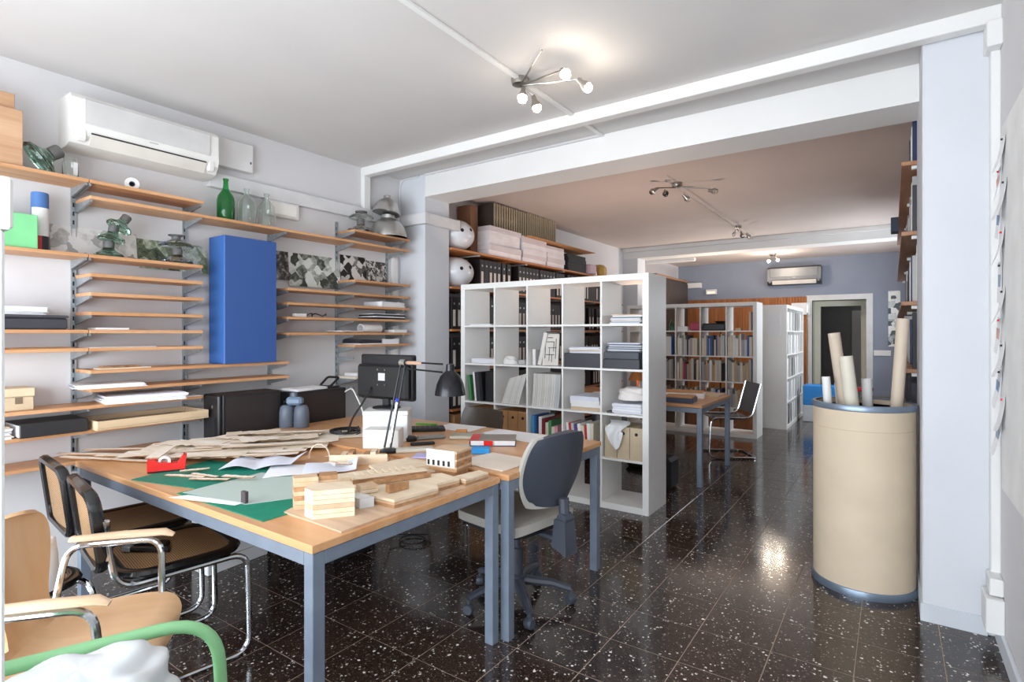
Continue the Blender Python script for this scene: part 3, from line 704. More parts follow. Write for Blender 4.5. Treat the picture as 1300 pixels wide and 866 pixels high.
for k, (x, y, L, Wd, a, te) in enumerate(hp):
    sheet(x, y, L, Wd, a, z, .0015, ply if k % 3 else plyb, te, None if k else 'one large uncut plywood sheet at the back of the offcut heap'); z += .0017
# perforated ruler strip and loose slats toward the wall shelf
sheet(-3.02, 1.27, .30, .06, -38, z, .003, ply, 0, 'one perforated plywood strip behind the red tape dispenser')
for k, (x, y, L, a) in enumerate([(-3.42, 1.20, .62, 30), (-3.30, 1.13, .55, 24), (-3.45, 1.30, .5, 38), (-3.22, 1.22, .4, 33)]):
    sheet(x, y, L, .035, a, ZT+.001+k*.0045, .004, ply, 1 if k % 2 else 0, 'narrow plywood strip jutting past the table towards the wall shelf')

# ---- cutting mats, tracing paper, papers
gm = paint('#13806a', .55, var=.08, scale=30)
mat1 = tag(MB().box(-.24, .24, -.20, .20, 0, .003, .001).build('cutting_mat', gm, None, (-2.58, 1.29, ZT+.0005), R(14)), 'green cutting mat under the red tape dispenser', 'cutting mat')
mat2 = tag(MB().box(-.30, .30, -.19, .19, 0, .003, .001).build('cutting_mat', paint('#128468', .55, var=.08, scale=30), None, (-2.08, 1.25, ZT+.0005), R(1)), 'green cutting mat under the tracing paper', 'cutting mat')
trac = paint('#bccac2', .5, var=.02)
poly_piece('tracing_paper', 'large grey-green sheet of tracing paper over the cutting mat', 'tracing paper', [(-2.36, 1.07), (-2.40, 1.43), (-2.02, 1.55), (-1.86, 1.40), (-2.00, 1.13)], ZT+.004, .0012, trac)
poly_piece('paper_strip', 'white pointed paper strip at the table edge', 'paper', [(-2.33, 1.005), (-2.30, 1.065), (-2.02, 1.135), (-2.02, 1.10)], ZT+.0056, .001, paper)
slab('eraser_block', 'small dark eraser standing on the tracing paper', 'eraser', -2.035, -2.005, 1.13, 1.145, ZT+.0056, ZT+.05, paint('#4b4244', .6), c=.002)
def curl(label, cx, cy, w, d, rz, z, h, mat=paper, k=2.0):
    o = MB().grid(lambda u, v: (w*(u-.5), d*(v-.5), h*(abs(math.sin(u*PI*k+v*1.3))*.35 + max(0, u-.6)**2*3.2)), 16, 8, .0012).build('paper_sheet', mat, None, (cx, cy, z), rz)
    return tag(o, label, 'paper')
curl('folded bluish-white sheet crossing the offcut heap', -2.52, 1.52, .34, .21, R(35), ZT+.01, .05, paperb)
curl('white sheet lying between the tracing paper and the offcuts', -2.28, 1.56, .30, .21, R(48), ZT+.006, .02, paper, 1)
curl('white sheet curling up behind the left wood model', -2.16, 1.63, .24, .2, R(48), ZT+.012, .04, paperb, 1)
t = thing('wood_strip_loop', 'thin bent wood strip arching over the papers', 'wood strip', (-2.42, 1.76, ZT+.001), R(30))
MB().tube([(.055*math.cos(a), 0, .005+.075*math.sin(a)) for a in [R(q) for q in range(0, 181, 15)]], .008, 6, sx=.25, sy=1).build('strip', ply, t)
for k, (x, y, L, w, a) in enumerate([(-2.62, 1.2, .2, .03, 25), (-2.55, 1.25, .16, .02, 12), (-2.45, 1.22, .18, .022, 30), (-2.66, 1.26, .12, .025, 60), (-2.36, 1.30, .15, .03, 25), (-2.2, 1.72, .13, .02, 10), (-2.3, 1.78, .12, .015, 40), (-2.14, 1.70, .08, .05, 20)]):
    sheet(x, y, L, w, a, ZT+.0045+.0035*k, .0034, ply, 1, 'small plywood scrap lying between the cutting mat and papers')
tt = thing('tape_dispenser', 'red tape dispenser standing on the green cutting mat', 'tape dispenser', (-2.80, 1.195, ZT+.0038), R(62)); tt.scale = (.84, .84, .84)
red = paint('#e2231f', .35)
vs = [(-.085, 0), (.095, 0), (.1, .075), (.085, .08), (.055, .035), (.02, .04), (-.03, .045), (-.05, .06), (-.085, .06)]
m = MB(); n = len(vs); m.add([(x, y, z+.008) for y in (-.03, .03) for x, z in vs], [tuple(range(n)), tuple(range(2*n-1, n-1, -1))] + [((i+1) % n, i, n+i, n+(i+1) % n) for i in range(n)])
m.build('body', red, tt, ang=25); MB().box(-.084, .09, -.028, .028, 0, .0078, .002).build('foot', blackp, tt)
MB().lathe([(.018, -.012), (.03, -.012), (.03, .012), (.018, .012), (.018, -.012)], 24).xf(Matrix.Translation((-.005, 0, .055)) @ Matrix.Rotation(R(90), 4, 'X')).build('tape_roll', paint('#e8e4dc', .4), tt)

# ---- site model on its base plate
def layered(parent, pts, z0, n, th, mats, name='layer', ins=0.0):
    cx = sum(p[0] for p in pts)/len(pts); cy = sum(p[1] for p in pts)/len(pts)
    for k in range(n):
        s = 1 - ins*(k % 2)
        MB().prism([((x-cx)*s+cx, (y-cy)*s+cy) for x, y in pts], z0+k*th, z0+(k+1)*th-.0012).build(name, mats[k % len(mats)], parent, smooth=False)
        if k < n-1: MB().prism([((x-cx)*.985+cx, (y-cy)*.985+cy) for x, y in pts], z0+(k+1)*th-.0012, z0+(k+1)*th).build('glue_joint', burnt, parent, smooth=False)
t = thing('site_model', 'laser-cut wood site model with layered blocks on a plywood base', 'architectural model', (-1.70, 1.60, ZT+.0005))
L = lambda pts: [(x+1.70, y-1.60) for x, y in pts]
plym = wood('#c9a582', '#e0c4a3', 'x', 1, .6); dk = wood('#9a6b45', '#c59a70', 'x', 1.3, .6); lt2 = wood('#dfc6a5', '#efdfc6', 'x', 1, .6)
MB().prism(L([(-1.80, 1.16), (-1.468, 1.15), (-1.46, 1.96), (-2.02, 2.0), (-2.06, 1.75)]), 0, .006).build('base_plate', wood('#c2a083', '#d9bda0', 'x', 1, .6), t, smooth=False)
# front block with slanted corner
layered(t, L([(-1.70, 1.175), (-1.64, 1.165), (-1.555, 1.275), (-1.64, 1.33), (-1.73, 1.225)]), .0065, 6, .0165, [lt2, lt2, plym, lt2, lt2, lt2])
# rear-left tower of layers
layered(t, L([(-1.83, 1.215), (-1.785, 1.19), (-1.735, 1.255), (-1.79, 1.29)]), .0065, 7, .0165, [plym, plym, dk, plym, dk, plym, plym])
layered(t, L([(-1.79, 1.30), (-1.74, 1.262), (-1.70, 1.315), (-1.75, 1.35)]), .0065, 7, .0165, [dk, plym])
# terrain plates
layered(t, L([(-1.65, 1.40), (-1.50, 1.41), (-1.475, 1.62), (-1.52, 1.66), (-1.50, 1.78), (-1.62, 1.80), (-1.74, 1.62)]), .0065, 3, .011, [dk, plym, lt2])
layered(t, L([(-1.98, 1.55), (-1.72, 1.45), (-1.68, 1.50), (-1.80, 1.70), (-1.93, 1.72)]), .0065, 2, .011, [plym, lt2])
layered(t, L([(-2.02, 1.74), (-1.84, 1.66), (-1.70, 1.86), (-1.74, 1.95), (-1.99, 1.96)]), .0065, 2, .012, [dk, lt2])
layered(t, L([(-1.555, 1.80), (-1.475, 1.79), (-1.47, 1.94), (-1.53, 1.95)]), .0065, 3, .009, [dk, plym, lt2])
# long bridge bars with notches
def bar_at(a, b, w, z0, z1, mat, name): 
    ax, ay = a; bx, by = b; d = Vector((bx-ax, by-ay)).normalized(); n_ = Vector((-d.y, d.x))*w/2
    MB().prism(L([(ax-n_.x, ay-n_.y), (bx-n_.x, by-n_.y), (bx+n_.x, by+n_.y), (ax+n_.x, ay+n_.y)]), z0, z1).build(name, mat, t, smooth=False)
bar_at((-1.93, 1.44), (-1.76, 1.88), .075, .031, .048, lt2, 'plank'); bar_at((-1.93, 1.44), (-1.76, 1.88), .07, .0305, .031, burnt, 'plank_joint')
bar_at((-1.80, 1.46), (-1.66, 1.74), .045, .041, .058, dk, 'bar'); bar_at((-1.80, 1.46), (-1.66, 1.74), .05, .0585, .063, lt2, 'roof_strip')
bar_at((-1.73, 1.47), (-1.61, 1.72), .012, .041, .056, dk, 'low_wall')
for k in range(9):
    x = -1.80+k*.0135; y = 1.50+k*.027
    MB().prism(L([(x-.055, y+.012), (x-.005, y-.012), (x+.001, y), (x-.049, y+.024)]), .0635, .068).build('rib', lt2, t, smooth=False)
layered(t, L([(-1.70, 1.40), (-1.645, 1.385), (-1.62, 1.44), (-1.675, 1.46)]), .041, 2, .014, [lt2, plym])
MB().prism(L([(-1.69, 1.345), (-1.60, 1.335), (-1.58, 1.385), (-1.66, 1.395)]), .0065, .042).build('glazed_block', paint('#dfe4e6', .25), t, smooth=False)
MB().prism(L([(-1.60, 1.46), (-1.57, 1.45), (-1.555, 1.54)]), .04, .07).build('wedge', dk, t, smooth=False)
# right block
layered(t, L([(-1.73, 1.84), (-1.585, 1.86), (-1.60, 1.985), (-1.74, 1.965)]), .0315, 8, .0115, [dk, plym, dk])
MB().prism(L([(-1.72, 1.85), (-1.60, 1.87), (-1.61, 1.97), (-1.73, 1.955)]), .0065, .031).build('plinth', dk, t, smooth=False)
fa = MB().prism(L([(-1.742, 1.835), (-1.592, 1.855), (-1.592, 1.8585), (-1.742, 1.8385)]), .05, .124).build('facade', paint('#ece7de', .6), t, smooth=False)
for k in range(5):
    x = -1.735+k*.027; y = 1.8346+k*.0036
    MB().prism(L([(x, y-.002), (x+.011, y-.0006), (x+.011, y+.0008), (x, y-.0006)]), .055, .078).build('window_slot', blackm, fa, smooth=False)
# small second model behind
t = thing('wood_study_model', 'small jagged wood study model beside the white sheets', 'architectural model', (-2.20, 1.84, ZT+.0005), R(40))
MB().box(-.14, .14, -.05, .05, 0, .012).build('base', plym, t)
for k in range(7): MB().box(-.13+k*.037, -.103+k*.037, -.045, .045, .0122, .035+.012*(k % 3), .001).build('fin', lt2 if k % 2 else dk, t)
MB().box(-.14, .14, -.055, -.052, 0, .05).build('panel', lt2, t)

# ------------------------------------------------------------------ second table
t = thing('monitor_riser', 'white ream box used as a monitor riser', 'box', (-2.50, 2.30, ZT2+.0005), R(38))
MB().box(-.13, .13, -.10, .10, 0, .155, .004).build('body', paint('#e3e7ea', .5), t); MB().box(-.132, .132, -.102, .102, .1555, .18, .003).build('lid', white, t)
mon = thing('monitor', 'black flat monitor seen from behind on a white riser box', 'monitor', (-2.545, 2.33, ZT2+.1815), R(3))
# local: faces +y, rear towards -y
MB().lathe([(0, 0), (.085, 0), (.085, .008), (.03, .014), (0, .014)], 28).build('foot', blackp, mon)
MB().box(-.025, .025, -.014, .014, .0145, .12, .004).build('neck', paint('#2a2c30', .4), mon)
MB().box(-.215, .215, -.01, .035, .05, .325, .008).build('screen_frame', blackp, mon)
b = MB().box(-.21, .21, -.05, -.0105, .06, .265, .014).build('rear_shell', paint('#111113', .5), mon)
MB().box(-.02, .035, -.0515, -.0505, .17, .215).build('label_plate', paint('#c9c6c6', .4), b)
for dx, dz in ((-.03, .235), (.03, .235), (-.03, .145), (.03, .145)): MB().lathe([(0, 0), (.005, 0), (.005, .002), (0, .002)], 10).xf(Matrix.Translation((dx+.005, -.0505, dz)) @ Matrix.Rotation(R(90), 4, 'X')).build('screw', chrome, b)
MB().box(-.205, .205, .0355, .036, .06, .315).build('screen', paint('#101114', .15), mon)
m = MB(); m.tube(fillet([(-2.62, 2.27, 1.06), (-2.63, 2.22, .97), (-2.70, 2.2, .88), (-2.80, 2.24, .765), (-2.88, 2.33, .762), (-2.95, 2.45, .762)], .06), .006, 8)
tag(m.build('monitor_cable', blackp), 'black monitor cable with blue plugs hanging down to the table', 'cable')
rr = random.Random(4)
m = MB(); m.tube([(-2.86+.11*math.cos(k*.55)*(1-.01*k), 2.27+.08*math.sin(k*.55)*(1+.01*k), ZT2+.006+.0007*k) for k in range(34)], .0045, 6)
tag(m.build('power_cable', blackp), 'coiled black power cable lying beside the offcuts', 'cable')
m = MB(); m.tube(fillet([(-3.3, 2.62, .96), (-3.2, 2.6, 1.0), (-3.0, 2.52, .88), (-2.93, 2.5, .775)], .1), .005, 8)
tag(m.build('white_cable', white), 'white cable arching down behind the monitor', 'cable')
slab('blue_plug', 'blue video plug at the end of the cable', 'plug', -2.92, -2.84, 2.47, 2.52, ZT2+.0005, ZT2+.03, paint('#2d48a8', .4), rz=.5, c=.006)
tag(MB().box(-.1, .1, -.06, .06, 0, .105, .004).build('white_box', paint('#e9e8e2', .55), None, (-2.34, 2.12, ZT2+.0005), R(32)), 'small white carton in front of the monitor riser', 'box')
tag(MB().box(-.1, .1, -.035, .035, 0, .018, .004).build('grey_slab', paint('#cfcabd', .5), None, (-2.12, 2.14, ZT2+.0005), R(50)), 'flat beige router box lying beside the desk lamp foot', 'box')
# desk lamp
dl = thing('desk_lamp', 'black jointed desk lamp with round metal shade on the table', 'desk lamp', (-2.215, 2.045, ZT2+.0005))
MB().lathe([(0, 0), (.05, 0), (.05, .012), (.03, .02), (0, .022)], 28).build('base', blackp, dl)
e1 = Vector((.005, .10, .475)); side = Vector((.822, .569, 0))
m = MB()
for s in (-.012, .012): m.tube([(side.x*s*1.4-.012, side.y*s*1.4, .022), (e1.x+side.x*s, e1.y+side.y*s, e1.z)], .0055, 8)
m.build('lower_arm', paint('#2b2c30', .35, .5), dl)
m = MB(); m.tube([(.0, .01, .05), (.004, .055, .26)], .009, 8); m.build('spring', chrome, dl)
MB().lathe([(0, -.02), (.018, -.02), (.018, .02), (0, .02)], 16).xf(Matrix.Translation(e1) @ Matrix.Rotation(R(90), 4, 'Y')).build('elbow', chrome, dl)
MB().box(-.008, .008, -.008, .008, .25, .285, .004).xf(Matrix.Translation((.0, .058, 0))).build('blue_clip', paint('#2a3fc0', .4), dl)
e2 = e1 + Vector((.165, .14, -.01))
m = MB()
for s in (0, -.045): m.tube([(e1.x, e1.y, e1.z+s*.8+.005), (e2.x, e2.y, e2.z+s)], .005, 8)
m.build('upper_arm', paint('#2b2c30', .35, .5), dl)
MB().tube([(e1.x, e1.y, e1.z), tuple(e1.lerp(e2, .45))], .01, 8).build('spring_cover', paint('#c9a58c', .5), dl)
sh = MB().lathe([(.085, -.17), (.083, -.15), (.075, -.11), (.055, -.065), (.03, -.04), (.024, -.035), (.022, .0), (0, .004), (0, .0), (.019, -.003), (.02, -.037), (.05, -.068), (.071, -.112), (.08, -.17), (.085, -.17)], 32)
sh.xf(Matrix.Translation(e2 + Vector((.035, .02, 0)))).build('shade', paint('#26262a', .25, .5), dl)
# small things
kb = thing('keyboard', 'black keyboard behind the monitor riser', 'keyboard', (-2.52, 2.64, ZT2+.0005), R(45))
MB().box(-.13, .13, -.06, .06, 0, .018, .005).build('body', blackp, kb)
for r_ in range(3):
    for c_ in range(8): MB().box(-.122+c_*.031, -.095+c_*.031, -.05+r_*.034, -.02+r_*.034, .0182, .023, .001).build('key', paint('#33343a', .5), kb)
ph = thing('handset', 'black cordless phone handset with grey body on the table', 'phone', (-2.28, 2.44, ZT2+.0005), R(60))
MB().box(-.09, .09, -.025, .025, 0, .022, .01).build('body', paint('#7c7c7a', .4), ph); MB().lathe([(0, 0), (.035, 0), (.037, .02), (.025, .03), (0, .03)], 20, -.125).build('earpiece', blackp, ph)
tag(MB().box(-.10, .10, -.07, .07, 0, .02, .008).build('silver_tablet', paint('#bdb9a8', .35, .3), None, (-2.13, 2.60, ZT2+.0005), R(30)), 'flat silver-beige graphics tablet on the table', 'tablet')
tag(MB().tube([(-.08, 0, .006), (.08, 0, .006)], .006, 8).build('marker_pen', paint('#4bb32e', .4), None, (-2.66, 2.80, ZT2+.0005), R(20)), 'green marker pen at the back of the table', 'pen')
slab('paper_sheet', 'white sheet beside the green pen at the table back', 'paper', -2.55, -2.25, 2.74, 2.95, ZT2+.0005, ZT2+.003, paper, rz=.1)
slab('paper_sheet', 'large white drawing on the table behind the red book', 'paper', -2.15, -1.72, 2.70, 2.94, ZT2+.0005, ZT2+.003, paper, rz=-.04)
bk = thing('red_book', 'thick red and grey hardcover book lying on the table', 'book', (-1.90, 2.56, ZT2+.0005), R(33))
MB().box(-.125, .125, -.088, .088, .004, .030).build('pages', paper, bk); MB().box(-.13, .13, -.095, .095, 0, .0038, .001).build('back_cover', paint('#31355a', .4), bk)
cv = MB().box(-.13, .13, -.095, .095, .0302, .034, .001).build('front_cover', paint('#8d8079', .4), bk); MB().box(-.13, -.08, -.0952, .0952, .0342, .0348).build('red_band', paint('#d82a2a', .4), cv)
MB().box(-.1305, -.1302, -.095, .095, .0, .034).build('spine', paint('#d22828', .4), bk); MB().box(-.05, .0, -.0965, -.0885, .0045, .03).build('red_corner', red, bk)
tag(MB().box(-.05, .05, -.035, .035, 0, .03, .004).build('blue_box', paint('#2f93d6', .4), None, (-1.80, 2.31, ZT2+.0005), R(35)), 'small sky-blue box beside the red book', 'box')
tag(MB().box(-.05, .05, -.03, .03, 0, .035, .004).build('teal_box', paint('#b9cdbf', .5), None, (-1.90, 2.26, ZT2+.0005), R(35)), 'small pale green box beside the sky-blue box', 'box')
slab('lilac_card', 'lilac card lying near the wood model block', 'card', -2.04, -1.92, 2.03, 2.13, ZT2+.0005, ZT2+.008, paint('#bdb6e2', .6), rz=.5)
bd = slab('drawing_board', 'white-topped thin plywood panel at the table corner', 'board', -1.76, -1.46, 2.06, 2.33, ZT2+.0005, ZT2+.006, paint('#efe3d3', .55), rz=-.08)
curl('white sheet sticking out under the panel near the wood model', -1.95, 2.2, .2, .15, R(30), ZT2+.001, .008, paper, 1)
slab('pencil_stub', 'small brown wooden clamp on the table', 'clamp', -2.27, -2.2, 2.66, 2.685, ZT2+.0005, ZT2+.03, wood('#b06a2c', '#d69148', 'x', 1, .5), rz=.6, c=.004)
slab('black_pliers', 'black pliers lying beside the desk lamp', 'pliers', -2.27, -2.13, 2.27, 2.30, ZT2+.0005, ZT2+.018, blackp, rz=.9, c=.006)

# under the table
bx = thing('printed_box', 'white printed carton on the floor under the table', 'box', (-3.22, 1.78, 0), R(3))
MB().box(-.17, .0, -.19, .19, .0005, .36, .004).build('body', paint('#e4e4e6', .6), bx)
m = MB()
for z_ in (.08, .2, .22, .25, .28): m.box(.0005, .0012, -.16, .13, z_, z_+.003)
for y_ in (-.16, -.1, -.04, .02, .08, .128): m.box(.0005, .0012, y_, y_+.003, .08 if y_ in (-.16, .128) else .2, .283)
m.build('printed_lines', paint('#86868c', .6), bx, smooth=False)['kind'] = 'stuff'
slab('black_case', 'black plotter case on the floor below the table', 'case', -3.30, -2.75, 2.09, 2.4, .0005, .42, blackm, c=.01)
m = MB(); m.tube([(-2.62+.1*math.cos(k*.4), 2.62+.09*math.sin(k*.4)+.002*k, .006+.0008*k) for k in range(20)] + [(-2.75, 2.55, .05), (-2.9, 2.6, .3), (-2.95, 2.7, .6)], .005, 6)
tag(m.build('floor_cable', blackp), 'black cable looped on the floor under the table', 'cable')
m = MB(); 

# ------------------------------------------------------------------ chairs
cane_m = None
def cane():
    m, nt, b = nodes('cane'); v = coords(nt)
    sep = nt.nodes.new('ShaderNodeSeparateXYZ'); nt.links.new(v, sep.inputs[0])
    def st(out, sc):
        a = nt.nodes.new('ShaderNodeMath'); a.operation = 'MULTIPLY'; a.inputs[1].default_value = sc; nt.links.new(out, a.inputs[0])
        s_ = nt.nodes.new('ShaderNodeMath'); s_.operation = 'SINE'; nt.links.new(a.outputs[0], s_.inputs[0]); return s_.outputs[0]
    ad = nt.nodes.new('ShaderNodeMath'); ad.operation = 'ADD'; nt.links.new(sep.outputs[1], ad.inputs[0]); nt.links.new(sep.outputs[2], ad.inputs[1])
    mx = nt.nodes.new('ShaderNodeMath'); mx.operation = 'MAXIMUM'; nt.links.new(st(sep.outputs[0], 760), mx.inputs[0]); nt.links.new(st(ad.outputs[0], 760), mx.inputs[1])
    nt.links.new(ramp(nt, mx.outputs[0], [(.35, lin('#3b2415')), (.8, lin('#c39a6c'))]), b.inputs['Base Color']); sset(b, Roughness=.6)
    bump(nt, b, mx.outputs[0], .4, .002); return m
canem = cane()
lac = paint('#141416', .22, var=.1, coat=.3)
def cesca(label, loc, rz, group=None):
    t = thing('cantilever_chair', label, 'chair', loc, rz, group)
    q = .215
    side = lambda s: [(s*q, -.265, .70), (s*q, -.225, .435), (s*q, .245, .44), (s*q, .255, .0135), (s*q, -.26, .0135)]
    P = side(1) + side(-1)[::-1]
    MB().tube(fillet(P, .075, 6), .0125, 10).build('tube_frame', chrome, t)
    # seat ring
    out = rrect(-.23, .23, -.215, .235, .11, 7)
    out = [(x, y) if y > 0 else (max(-.23, min(.23, x)), y) for x, y in out]
    MB().tube([(x*.93, y*.93, .466) for x, y in out], .021, 8, True, sx=.85, sy=1.25, up=(0, 0, 1)).build('seat_frame', lac, t)
    MB().prism([(x*.9, y*.9) for x, y in out], .468, .474).build('cane_seat', canem, t)
    # back: curved frame
    def bp(x, z): return (x, -.285 + .30*(x*x) - (z-.6)*.12, z)
    o2 = rrect(-.215, .215, .51, .80, .06, 6)
    MB().tube([bp(x*1.0, z) for x, z in o2], .018, 8, True, sx=1.2, sy=.9, up=(0, 1, 0)).build('back_frame', lac, t)
    MB().grid(lambda u, v: bp(-.20+.40*u, .525+.262*v), 12, 8, .004).build('cane_back', canem, t)
    for s in (-1, 1): MB().box(s*q-.012, s*q+.012, -.262, -.245, .55, .70, .003).build('back_bracket', chrome, t)
    return t
cesca('black cantilever chair with cane seat, tools lying on it, at the table', (-2.55, 1.10, 0), R(-9))
cesca('black cantilever chair with cane seat nearer the wall shelves', (-3.10, 1.16, 0), R(-6))
cesca('cane seated cantilever chair carrying a crumpled white bag', (-2.66, .53, 0), R(-70))
tg = thing('cordless_tool', 'black and silver hand tools lying on the cane seat', 'tool', (-2.62, 1.04, .4745), R(25))
MB().tube([(-.09, 0, .016), (.09, .02, .016)], .014, 8).build('handle', blackp, tg); MB().tube([(-.14, -.005, .016), (-.09, 0, .016)], .008, 8).build('tip', chrome, tg)
MB().tube([(-.02, -.05, .012), (.14, -.03, .012)], .011, 8).build('second_handle', blackp, tg); MB().box(-.06, -.02, -.065, -.035, 0, .025, .005).build('jaw', galv, tg)
def lump(name, label, cat, loc, rx, ry, h, mat, seed=1, nu=28, nv=14, rough=.25, rz=0, sq=1.0):
    rn = random.Random(seed); ph = [(rn.uniform(0, 6), rn.uniform(0, 6), rn.randint(2, 7), rn.randint(1, 5)) for _ in range(6)]
    m = MB()
    vs = []; 
    for j in range(nv+1):
        v = j/nv; lat = v*PI/2
        for i in range(nu):
            a = 2*PI*i/nu
            w = sum(math.sin(p1 + a*k1 + 3*lat*k2*.6)*math.cos(p2+lat*k1) for p1, p2, k1, k2 in ph)/6
            f = 1 + rough*w*math.sin(lat*.9+.25)*(1-v**3)
            r = math.cos(lat)**.6 if j < nv else 0
            vs.append((rx*r*f*math.cos(a), ry*r*f*math.sin(a), h*(math.sin(lat)**sq)*(1+rough*.8*w*(1-v**3))))
    zmin = 0; vs = [(x, y, max(0, z)) for x, y, z in vs]
    fs = [(j*nu+i, j*nu+(i+1) % nu, (j+1)*nu+(i+1) % nu, (j+1)*nu+i) for j in range(nv) for i in range(nu)] + [tuple(range(nu-1, -1, -1))]
    m.add(vs, fs)
    return tag(m.build(name, mat, None, loc, rz, ang=60), label, cat)
plast = paint('#eef2f5', .35, var=.02); plast.node_tree.nodes['Principled BSDF'].inputs['Transmission Weight'].default_value = .15
lump('paper_bag', 'crumpled white paper bag on the cane seat behind the beech chair', 'bag', (-2.49, .63, .4745), .055, .085, .19, paint('#e9e9ea', .7), 3, rough=.35, rz=R(20), sq=.5)

# beech armchair
ac = thing('beech_armchair', 'beech plywood armchair with chrome legs and wooden arm pads', 'chair', (-2.055, .655, 0), R(-40))
beech = wood('#d9aa7c', '#e8c39a', 'y', .45, .4)
beechz = wood('#d9aa7c', '#e8c39a', 'z', .45, .4)
def shell(u, v):
    # v 0 = seat front, 1 = back top ; profile in (y,z)
    pr = [(.222, .395), (.213, .425), (.17, .447), (.09, .45), (-.04, .442), (-.12, .447), (-.163, .478), (-.185, .55), (-.20, .65), (-.213, .74), (-.222, .80), (-.226, .825)]
    wd = [.09, .165, .222, .245, .245, .205, .135, .115, .155, .18, .15, .06]
    k = min(v*(len(pr)-1), len(pr)-1-1e-6); i = int(k); f = k-i
    def cr_(q):
        p0, p1, p2, p3 = q[max(i-1, 0)], q[i], q[i+1], q[min(i+2, len(q)-1)]
        return .5*(2*p1+(p2-p0)*f+(2*p0-5*p1+4*p2-p3)*f*f+(3*p1-p0-3*p2+p3)*f**3)
    y = cr_([p[0] for p in pr]); z = cr_([p[1] for p in pr]); w = cr_(wd)
    x = (u-.5)*2
    return (x*w, y + (.03*x*x if v > .55 else 0), z + (.012*x*x if v < .5 else 0))
MB().grid(lambda u, v: shell(1-u, v*.50), 12, 22, -.0 or .011).build('seat', beech, ac, ang=50)
MB().grid(lambda u, v: shell(1-u, .5+v*.5), 12, 22, .011).build('backrest', beechz, ac, ang=50)
for s in (-1, 1):
    pth = [(s*.20, .16, .012), (s*.235, .13, .43), (s*.265, .12, .645), (s*.265, -.17, .645), (s*.235, -.20, .43), (s*.21, -.24, .012)]
    MB().tube(fillet(pth, .06, 6), .0115, 10).build('arm_and_legs', chrome, ac)
    MB().tube([(s*.265, .16, .655), (s*.265, .13, .668), (s*.265, 0, .670), (s*.265, -.16, .668)], [.012, .021, .022, .018], 10, sx=.55, sy=1.15).build('arm_pad', wood('#dcb994', '#ecd3b4', 'y', .5, .45), ac)
    for y_ in (.16, -.24): MB().lathe([(0, 0), (.014, 0), (.014, .012), (0, .013)], 12, s*(.20 if y_ > 0 else .21), y_).build('foot_cap', blackp, ac)
MB().tube([(-.235, .13, .42), (.235, .13, .42)], .009, 8).tube([(-.235, -.16, .42), (.235, -.16, .42)], .009, 8).build('cross_bar', chrome, ac)

# green tube chair
gc = thing('green_tube_chair', 'green tubular steel armchair with a plastic bag on the seat', 'chair', (-1.36, .42, 0), R(-22))
grn = paint('#8cc48e', .38, var=.04)
for s in (-1, 1):
    MB().tube(fillet([(s*.26, -.28, .80), (s*.26, -.25, .625), (s*.26, .27, .625), (s*.26, .30, .016), (s*.26, -.28, .016)], .13, 8), .016, 12).build('side_loop', grn, gc)
MB().tube([(-.26, -.28, .016), (.26, -.28, .016)], .015, 10).tube([(-.26, -.15, .42), (.26, -.15, .42)], .012, 10).tube([(-.26, .2, .42), (.26, .2, .42)], .012, 10).build('cross_tubes', grn, gc)
MB().box(-.23, .23, -.2, .25, .4325, .46, .012).build('seat', paint('#9ccf9c', .5), gc)
MB().grid(lambda u, v: (-.235+.47*u, -.27-.06*v, .52+.28*v), 4, 4, .015).build('backrest', paint('#9ccf9c', .5), gc)
lump('plastic_bag', 'large white plastic bag filling the seat of the green chair', 'bag', (-1.40, .43, .461), .19, .19, .225, plast, 5, 64, 28, .3, R(-22), .6)

# swivel office chair
sc = thing('swivel_chair', 'grey office swivel chair with castors pushed under the table end', 'chair', (-1.60, 2.36, 0), R(80))
cg = paint('#424752', .42, var=.06); fab = paint('#b7b3ab', .85, var=.05, scale=120)
# local: faces +y
for k in range(5):
    a = R(20+72*k); c_, s_ = math.cos(a), math.sin(a)
    ar = MB().tube([(.035*c_, .035*s_, .115), (.18*c_, .18*s_, .105), (.275*c_, .275*s_, .08)], [.026, .022, .018], 8, sx=.9, sy=1.1).build('base_arm', cg, sc)
    cs = MB().lathe([(0, -.02), (.022, -.02), (.026, -.014), (.026, .014), (.022, .02), (0, .02)], 16).xf(Matrix.Translation((.275*c_, .275*s_, .0265)) @ Matrix.Rotation(a+R(40), 4, 'Z') @ Matrix.Rotation(R(90), 4, 'Y')).build('castor', cg, sc)
    MB().tube([(.275*c_, .275*s_, .045), (.275*c_, .275*s_, .075)], .01, 8).build('castor_stem', cg, cs)
MB().lathe([(0, .07), (.045, .07), (.045, .14), (.03, .15), (.03, .28), (.02, .285), (.02, .40), (0, .40)], 20).build('gas_column', cg, sc)
MB().box(-.08, .08, -.1, .1, .385, .415, .008).build('mechanism', blackp, sc)
MB().prism([(x, y) for x, y in rrect(-.22, .22, -.2, .22, .07, 5)], .416, .435).build('seat_pan', blackp, sc)
MB().grid(lambda u, v: ((u-.5)*.46*(1-.06*(2*v-1)**4), (v-.5)*.44*(1-.06*(2*u-1)**4)+.01, .475+.018*math.cos((u-.5)*2.6)*math.cos((v-.5)*2.6)), 12, 12, .045).build('seat_cushion', fab, sc, ang=60)
MB().box(-.03, .03, -.30, -.08, .39, .41, .004).build('back_carrier', cg, sc)
MB().add([(-.045, -.27, .37), (.045, -.27, .37), (.045, -.36, .34), (-.045, -.36, .34), (-.035, -.28, .50), (.035, -.28, .50), (.035, -.345, .50), (-.035, -.345, .50)], [(3,2,1,0),(4,5,6,7),(0,1,5,4),(1,2,6,5),(2,3,7,6),(3,0,4,7)]).build('back_support', cg, sc)
